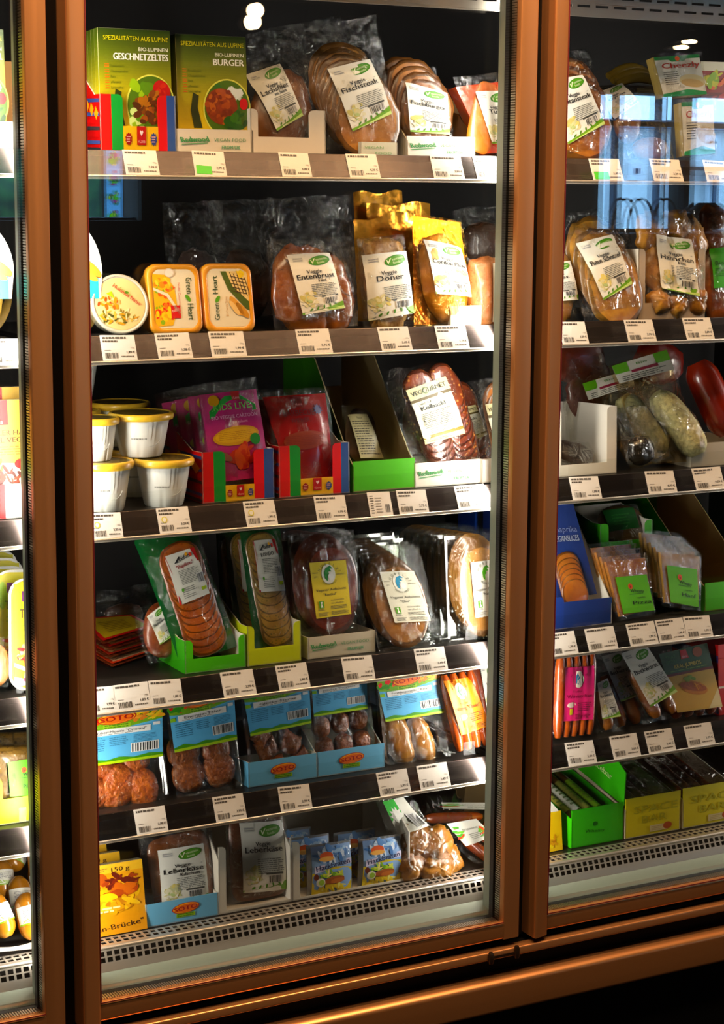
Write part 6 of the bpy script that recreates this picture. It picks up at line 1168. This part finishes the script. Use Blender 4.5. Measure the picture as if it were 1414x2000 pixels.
lsaus('sausage pack with rounded white label slanting down in front at the door frame', [(850, 1616), (960, 1600), (1000, 1676), (930, 1690)], [((912, 1622), (968, 1650)), ((900, 1640), (950, 1680))], 10, [(862, 1616), (920, 1606), (955, 1640), (900, 1660)], .165, 34)
it = Item('film_bag', 'black shiny film bag at the back of the deck behind the chunks', 'food pack', (820, 1610), (900, 1600), (815, 1545), .33, z6, 8); b = MB(); b.dome(it.fr.w/2, it.fr.h*.5, it.fr.w*.5, it.fr.h*.52, .03, pm('black_film', '0e0d0c', .2, 0, .8, 30, coat=.6), nz=.1); it.body(b, 'bag')
it = Item('cardboard_box', 'plain brown cardboard box at the back of the deck by the door frame', 'box', (905, 1600), (990, 1592), (905, 1500), .40, z6, 0); b = MB(); b.box(0, it.fr.w, 0, .08, 0, it.fr.h, CARD); it.body(b, 'box_body')
# past the second post
GC = '4aa81e'
it = striptray('green cardboard box with tall printed back holding slim bars, deck past the post', (1116, 1656), (1217, 1630), (1116, 1584), .150, z6, .17, 1, (0, 0), ['56c020', '3a8a18', GC], lambda p: (p.ell(44, 56, 4, 6, '1c5a14', 2), p.text('Wheaty', 44, 34, 12, '1c5a14', 2, 'c', rot=-6)), None, 1.4, 1, [(0, 0), (.17, 0), (.17, .09), (0, .054)], ink('3f9a1c'))
b = MB(); w, h = it.fr.w, it.fr.h; 
b.loft([[(w+d, y, z) for y, z in ((0, h*.9), (.15, h*1.35), (.17, h*2.6), (.05, h*2.3), (-.004, h*1.8))] for d in (0, .0018)], ink(GC), smooth=False)
p = Pr(b, [(.14, h*2.3), (.01, h*1.9), (.01, h*.9), (.14, h*1.5)], 100, 60, plane=lambda y, z, d: (w-d, y, z), eps=.001); p.text('Spacebar', 20, 26, 16, 'c8e0a0', 2, fit=60); p.ell(52, 50, 4, 5, '1c5a14', 2); it.body(b, 'raised_lid')
BAR = food('dark_bar', '3a2410', '54341a', 30, .35, None, .3, .4)
def bars(it0, n, names, mat, wrap, zt, x0=.012, dx=.022, ang=12, pr=True, L=.17):
    M = it0.fr.M
    for k in range(n):
        t = thing('snack_bar', names[k], 'snack', Matrix.Translation(Vector((M.translation.x+x0+dx*k, M.translation.y+.006, M.translation.z+zt)))@Matrix.Rotation(math.radians(ang), 4, 'X'))
        b = MB(); b.tube([(0, q*L/10+.002, 0) for q in range(11)], lambda u: .0085*max(.3, 1-abs(2*u-1)**9)**.5, mat, 14); b.build('bar', t)
        if wrap: b = MB(); b.tube([(0, .025+q*L*.6/10, 0) for q in range(11)], .0089, ink(wrap[k % len(wrap)]), 14, False); p = Pr(b, [(0, 1), (1, 1), (1, 0), (0, 0)], 1, 1, plane=lambda x, z, d: (.0092*math.sin((x-.5)*1.6), .03+z*L*.55, .0092*math.cos((x-.5)*1.6)), eps=0); p.lines(.1, .1, .9, .9, 6, '5a6a3a', 0, k); b.build('paper_band', t)
bars(it, 4, ('slim dark bar with pale green band, nearest the open side of the green box', 'slim dark bar with white band, second in the green box', 'slim dark bar with olive band, third in the green box', 'slim dark bar with green band, beside the raised green lid'), BAR, ['a8a45a', 'd8d8c8', '7a7a44', '6a8a3a'], .048)
def d_space(p):
    p.text('SPACE', 54, 60, 26, 'a8a41c', 2, 'c', fit=80); p.text('BAR', 52, 34, 26, 'a8a41c', 2, 'c', fit=46); p.rect(44, 8, 76, 24, 'd8c89a', 2); p.ell(76, 18, 8, 9, 'a8541c', 3); p.lines(47, 10, 68, 22, 3, 'b8a87a', 3)
YC = 'd2c424'
REDB = food('red_bar', '6a2410', '8a3818', 30, .3, None, .3, .5)
i1 = striptray('yellow cardboard box of dark snack bars beside the green box, deck', (1221, 1636), (1328, 1611), (1221, 1562), .148, z6, .18, 1, (0, 0), ['c8b8a0', YC, YC], d_space, None, 1.6, 1, [(0, 0), (.18, 0), (.18, .10), (0, .055)])
i2 = striptray('yellow cardboard box of reddish snack bars at the frame edge, deck', (1333, 1612), (1445, 1586), (1333, 1541), .148, z6, .18, 1, (0, 0), ['c8b8a0', YC, YC], d_space, None, 1.6, 1, [(0, 0), (.18, 0), (.18, .10), (0, .055)])
ordn = ('first', 'second', 'third', 'fourth')
bars(i1, 4, tuple('shiny dark snack bar, %s from the green box side in the yellow box' % s for s in ordn), BAR, None, .055, ang=14); bars(i2, 4, tuple('reddish brown snack bar, %s from the inner side of the edge box' % s for s in ordn), REDB, None, .055, ang=14)
for i_, lb in ((i1, 'clear film sheet crumpled over the dark snack bars'), (i2, 'clear film sheet crumpled over the reddish snack bars')):
    M = i_.fr.M.translation; t = thing('film_sheet', lb, 'film', Matrix.Translation(M)); b = MB()
    b.grid(lambda a, c: (.004+(i_.fr.w-.008)*a, .004+.16*c, .068+.036*c+.006*mnoise.noise((a*5, c*7, 2))), 20, 24, FILM2); b.build('film', t)
it = Item('yellow_pouch', 'yellow carton end showing beside the second post on the deck', 'box', (1058, 1664), (1099, 1656), (1058, 1590), .152, z6, 6); b = MB(); b.box(0, it.fr.w, 0, .1, 0, it.fr.h, ink('dcb81c')); b.prismY([(0, it.fr.h), (it.fr.w*.9, it.fr.h), (it.fr.w*.5, it.fr.h*1.3), (0, it.fr.h*1.35)], .0, .002, WCARD); p = Pr(b, [(0, it.fr.h), (it.fr.w, it.fr.h), (it.fr.w, 0), (0, 0)], 60, 100); p.bits(34, 26, 22, 14, ['c8941c', 'a8701c', 'e0c84a'], 16, 3, 1, .35); it.body(b, 'carton_end')
# first bay: plump sausages heaped on the deck
WW = food('plump_sausage', 'a8701c', 'c88c2c', 20, .22, None, .15, .7)
for k, (a, c, rr, Y, zz, lb) in enumerate((((48, 1745), (66, 1835), 24, .155, .0, 'plump amber sausage with white band at the very front of the first bay'), ((34, 1712), (44, 1800), 22, .190, .008, 'plump amber sausage with white band behind the frontmost one, first bay'), ((-20, 1745), (16, 1830), 24, .160, .0, 'plump amber sausage cut by the picture edge, front of the first bay'), ((72, 1685), (84, 1770), 21, .205, .004, 'plump amber sausage with white band against the door frame, first bay'), ((0, 1680), (8, 1755), 22, .22, .03, 'plump amber sausage at the back by the picture edge, first bay'), ((38, 1650), (20, 1700), 22, .24, .05, 'plump amber sausage lying on top at the back, first bay'))):
    it = Item('plump_sausage', lb, 'sausage', (c[0]-25, c[1]), (c[0]+25, c[1]), (c[0]-25, a[1]-20), Y, z6+.002+zz*.5, 30); k_ = it.k*rr; A, C = it.fr.uv(*a, -k_), it.fr.uv(*c, -k_)
    b = MB(); b.tube([(A[0]+(C[0]-A[0])*q/14, -k_, A[1]+(C[1]-A[1])*q/14) for q in range(15)], lambda u: k_*max(.12, 1-abs(2*u-1)**4)**.5, WW, 20); it.body(b, 'sausage')
    D_ = Vector((C[0]-A[0], C[1]-A[1])); T = D_.normalized(); N = Vector((T.y, -T.x)); L = D_.length
    b = MB(); 
    def band(x, z, d, A=A, T=T, N=N, L=L, k_=k_):
        th = (x-.5)*2.6; s = L*(.30+.40*(1-z)); rr_ = k_*1.02+d; return (A[0]+T.x*s-N.x*rr_*math.sin(th), -k_-rr_*math.cos(th), A[1]+T.y*s-N.y*rr_*math.sin(th))
    p = Pr(b, [(0, 1), (1, 1), (1, 0), (0, 0)], 100, 100, plane=band, eps=.0003); p.rect(0, 0, 100, 100, 'dcdace', 0, 14); p.lines(20, 40, 80, 84, 6, '6a6a70', 2, k); p.rect(0, 0, 100, 8, '7aa83a', 1, 10); p.bits(40, 20, 30, 10, ['9cb86a', 'b8c894'], 10, 3, 1.5, .4); it.body(b, 'paper_band')
it = Item('steel_plate', 'pale curved insert plate under the plump sausages, first bay', 'plate', (-60, 1850), (98, 1835), (-60, 1760), .1385, z6, 4); b = MB(); b.prismY([(0, 0), (it.fr.w, 0), (it.fr.w, .020)]+[(it.fr.w*(1-q/10), .020-.014*math.sin(math.pi*q/10)) for q in range(11)], 0, .0015, pm('pale_plate', 'c8c0b0', .4)); it.body(b, 'plate')

# ================================================================ PRICE TAGS
TAGS = {(1, 1): [(242, 308, 'stew carton', '3,99'), (378, 440, 'patty carton', '3,99'), (547, 605, 'white box of fillets', '4,49'), (678, 738, 'stack of brown steaks', '4,29'), (843, 903, 'round patties', '3,99'), (926, 973, 'orange red tray', '3,79')],
 (2, 1): [(1153, 1212, 'brown patty pack', '3,49'), (1272, 1330, 'block packs', '3,29'), (1376, 1430, 'printed pouch', '3,29')],
 (1, 2): [(198, 265, 'round spread tub', '1,89'), (305, 372, 'couscous tub', '1,98'), (410, 478, 'egg slicer picture tub', '1,99'), (580, 645, 'roasted breast pack', '5,75'), (740, 800, 'small strips pack', '3,49'), (852, 912, 'gold foil bag', '3,79')],
 (2, 2): [(1094, 1145, 'peeking pack', '3,29'), (1222, 1277, 'pale golden cutlets', '3,99'), (1336, 1390, 'chunky fillets', '3,89')], (0, 2): [(-24, 37, 'banded sleeve', '2,99')],
 (1, 3): [(178, 238, 'cups by the post', '3,29'), (308, 370, 'foremost yellow lidded cup', '3,29'), (478, 538, 'pink packs', '1,99'), (616, 676, 'dark red packs', '1,99'), (720, 764, 'green box, turned sideways', '2,99'), (777, 834, 'dark sausage slices', '2,75'), (890, 948, 'door frame end', '2,75')],
 (2, 3): [(1115, 1171, 'white open box', '1,89'), (1263, 1318, 'gold bagged sausages', '6,99'), (1354, 1410, 'red sausage', '4,29')],
 (1, 4): [(164, 225, 'half hidden flat stack', '1,99'), (223, 291, 'flat ham stack', '1,89'), (293, 355, 'gap before the green tray', '1,89'), (433, 496, 'bright green tray', '2,99'), (541, 601, 'lime tray', '2,89'), (670, 729, 'yellow label slices', '2,49'), (812, 870, 'pale brown slices', '2,49')],
 (2, 4): [(1066, 1124, 'blue box', '1,79'), (1145, 1201, 'blue box front corner', '1,79'), (1226, 1280, 'orange herb packs', '1,99'), (1283, 1336, 'pale slices', '1,99'), (1338, 1388, 'large green box', '1,99')],
 (1, 5): [(264, 324, 'orange brown patties', '2,99'), (418, 477, 'four round patties', '2,99'), (546, 606, 'star shaped patties', '2,99'), (738, 797, 'golden rolls', '2,99'), (817, 875, 'orange sausages', '2,49')],
 (2, 5): [(1107, 1161, 'pink labelled sausages', '2,49'), (1194, 1246, 'dim leaning sausage packs', '2,69'), (1262, 1314, 'brighter sausage pack', '2,69'), (1339, 1391, 'hot dog pouch', '2,99')]}
TAGW = pm('tag_paper', 'e9e2d6', .5); rn = random.Random(11)
RAILY = {1: 325, 2: 670, 3: 1000, 4: 1323, 5: 1558}
for (bay, row), lst in TAGS.items():
    for i, (xa, xb, what, price) in enumerate(lst):
        yc = RAILY[row]+(430-RAILY[row])/7246*((xa+xb)/2-570)
        o1, o2 = P(xa, yc, .108), P(xb, yc, .108); zt = SZ[row]; rot = rn.uniform(-1.5, 1.5)+1
        wd = (o2-o1).length; ht = .0415; sl = Vector((0, -.018, -.037)).normalized(); nrm = Vector((0, -.037, .018)).normalized()
        c0 = Vector(((o1.x+o2.x)/2, .1165, zt+.0045))+nrm*.0009+sl*rn.uniform(0, .0015)
        M = Matrix(((1, -nrm.x, -sl.x, c0.x), (0, -nrm.y, -sl.y, c0.y), (0, -nrm.z, -sl.z, c0.z), (0, 0, 0, 1))) @ Matrix.Rotation(math.radians(rot), 4, 'Y')
        b = MB(); b.box(-wd/2, wd/2, -.0004, 0, -ht, 0, TAGW)
        p = Pr(b, [(-wd/2, 0), (wd/2, 0), (wd/2, -ht), (-wd/2, -ht)], 100, 74, eps=.0006)
        side = 'sideways' in what; r2 = random.Random(bay*100+row*10+i)
        if side:
            p.lines(8, 8, 24, 66, 8, '5a544c', 1, 3); p.lines(30, 10, 60, 60, 6, '8a847c', 1, 4); p.bars(70, 12, 90, 36, '2c2824', 1, 5, False)
        else:
            p.lines(6, 61, 76, 70, 1, '4a443e', 1, r2.randint(1, 99), .6)
            if r2.random() < .5: p.lines(6, 52, 50, 60, 1, '4a443e', 1, r2.randint(1, 99), .6)
            p.text(price+' €', 95, 22, 10, '2a2622', 1, 'r', bold=.5); p.text('150g', 95, 36, 6, '6a645c', 1, 'r'); p.bars(8, 8, 46, 24, '3a3630', 1, r2.randint(1, 99), False); p.lines(54, 10, 95, 17, 1, '6a645c', 1, 7, .5); p.lines(8, 29, 26, 33, 1, '7a746c', 1, 8)
            if 'patty carton' in what or 'brown patty' in what: p.rect(6, 6, 54, 30, '5fc82a', 2)
            if row == 3 and bay == 1 and i < 3: p.ell(20, 40, 9, 9, 'd8cc6a', 2); p.ell(20, 40, 6, 6, 'eae6d6', 2.5)
        where = {1: 'top', 2: 'second', 3: 'third', 4: 'fourth', 5: 'lowest'}[row]
        tag(b.build('price_tag', None, M), 'white price tag on the %s shelf rail below the %s' % (where, what), 'price tag', 'price tags on the shelf rails')
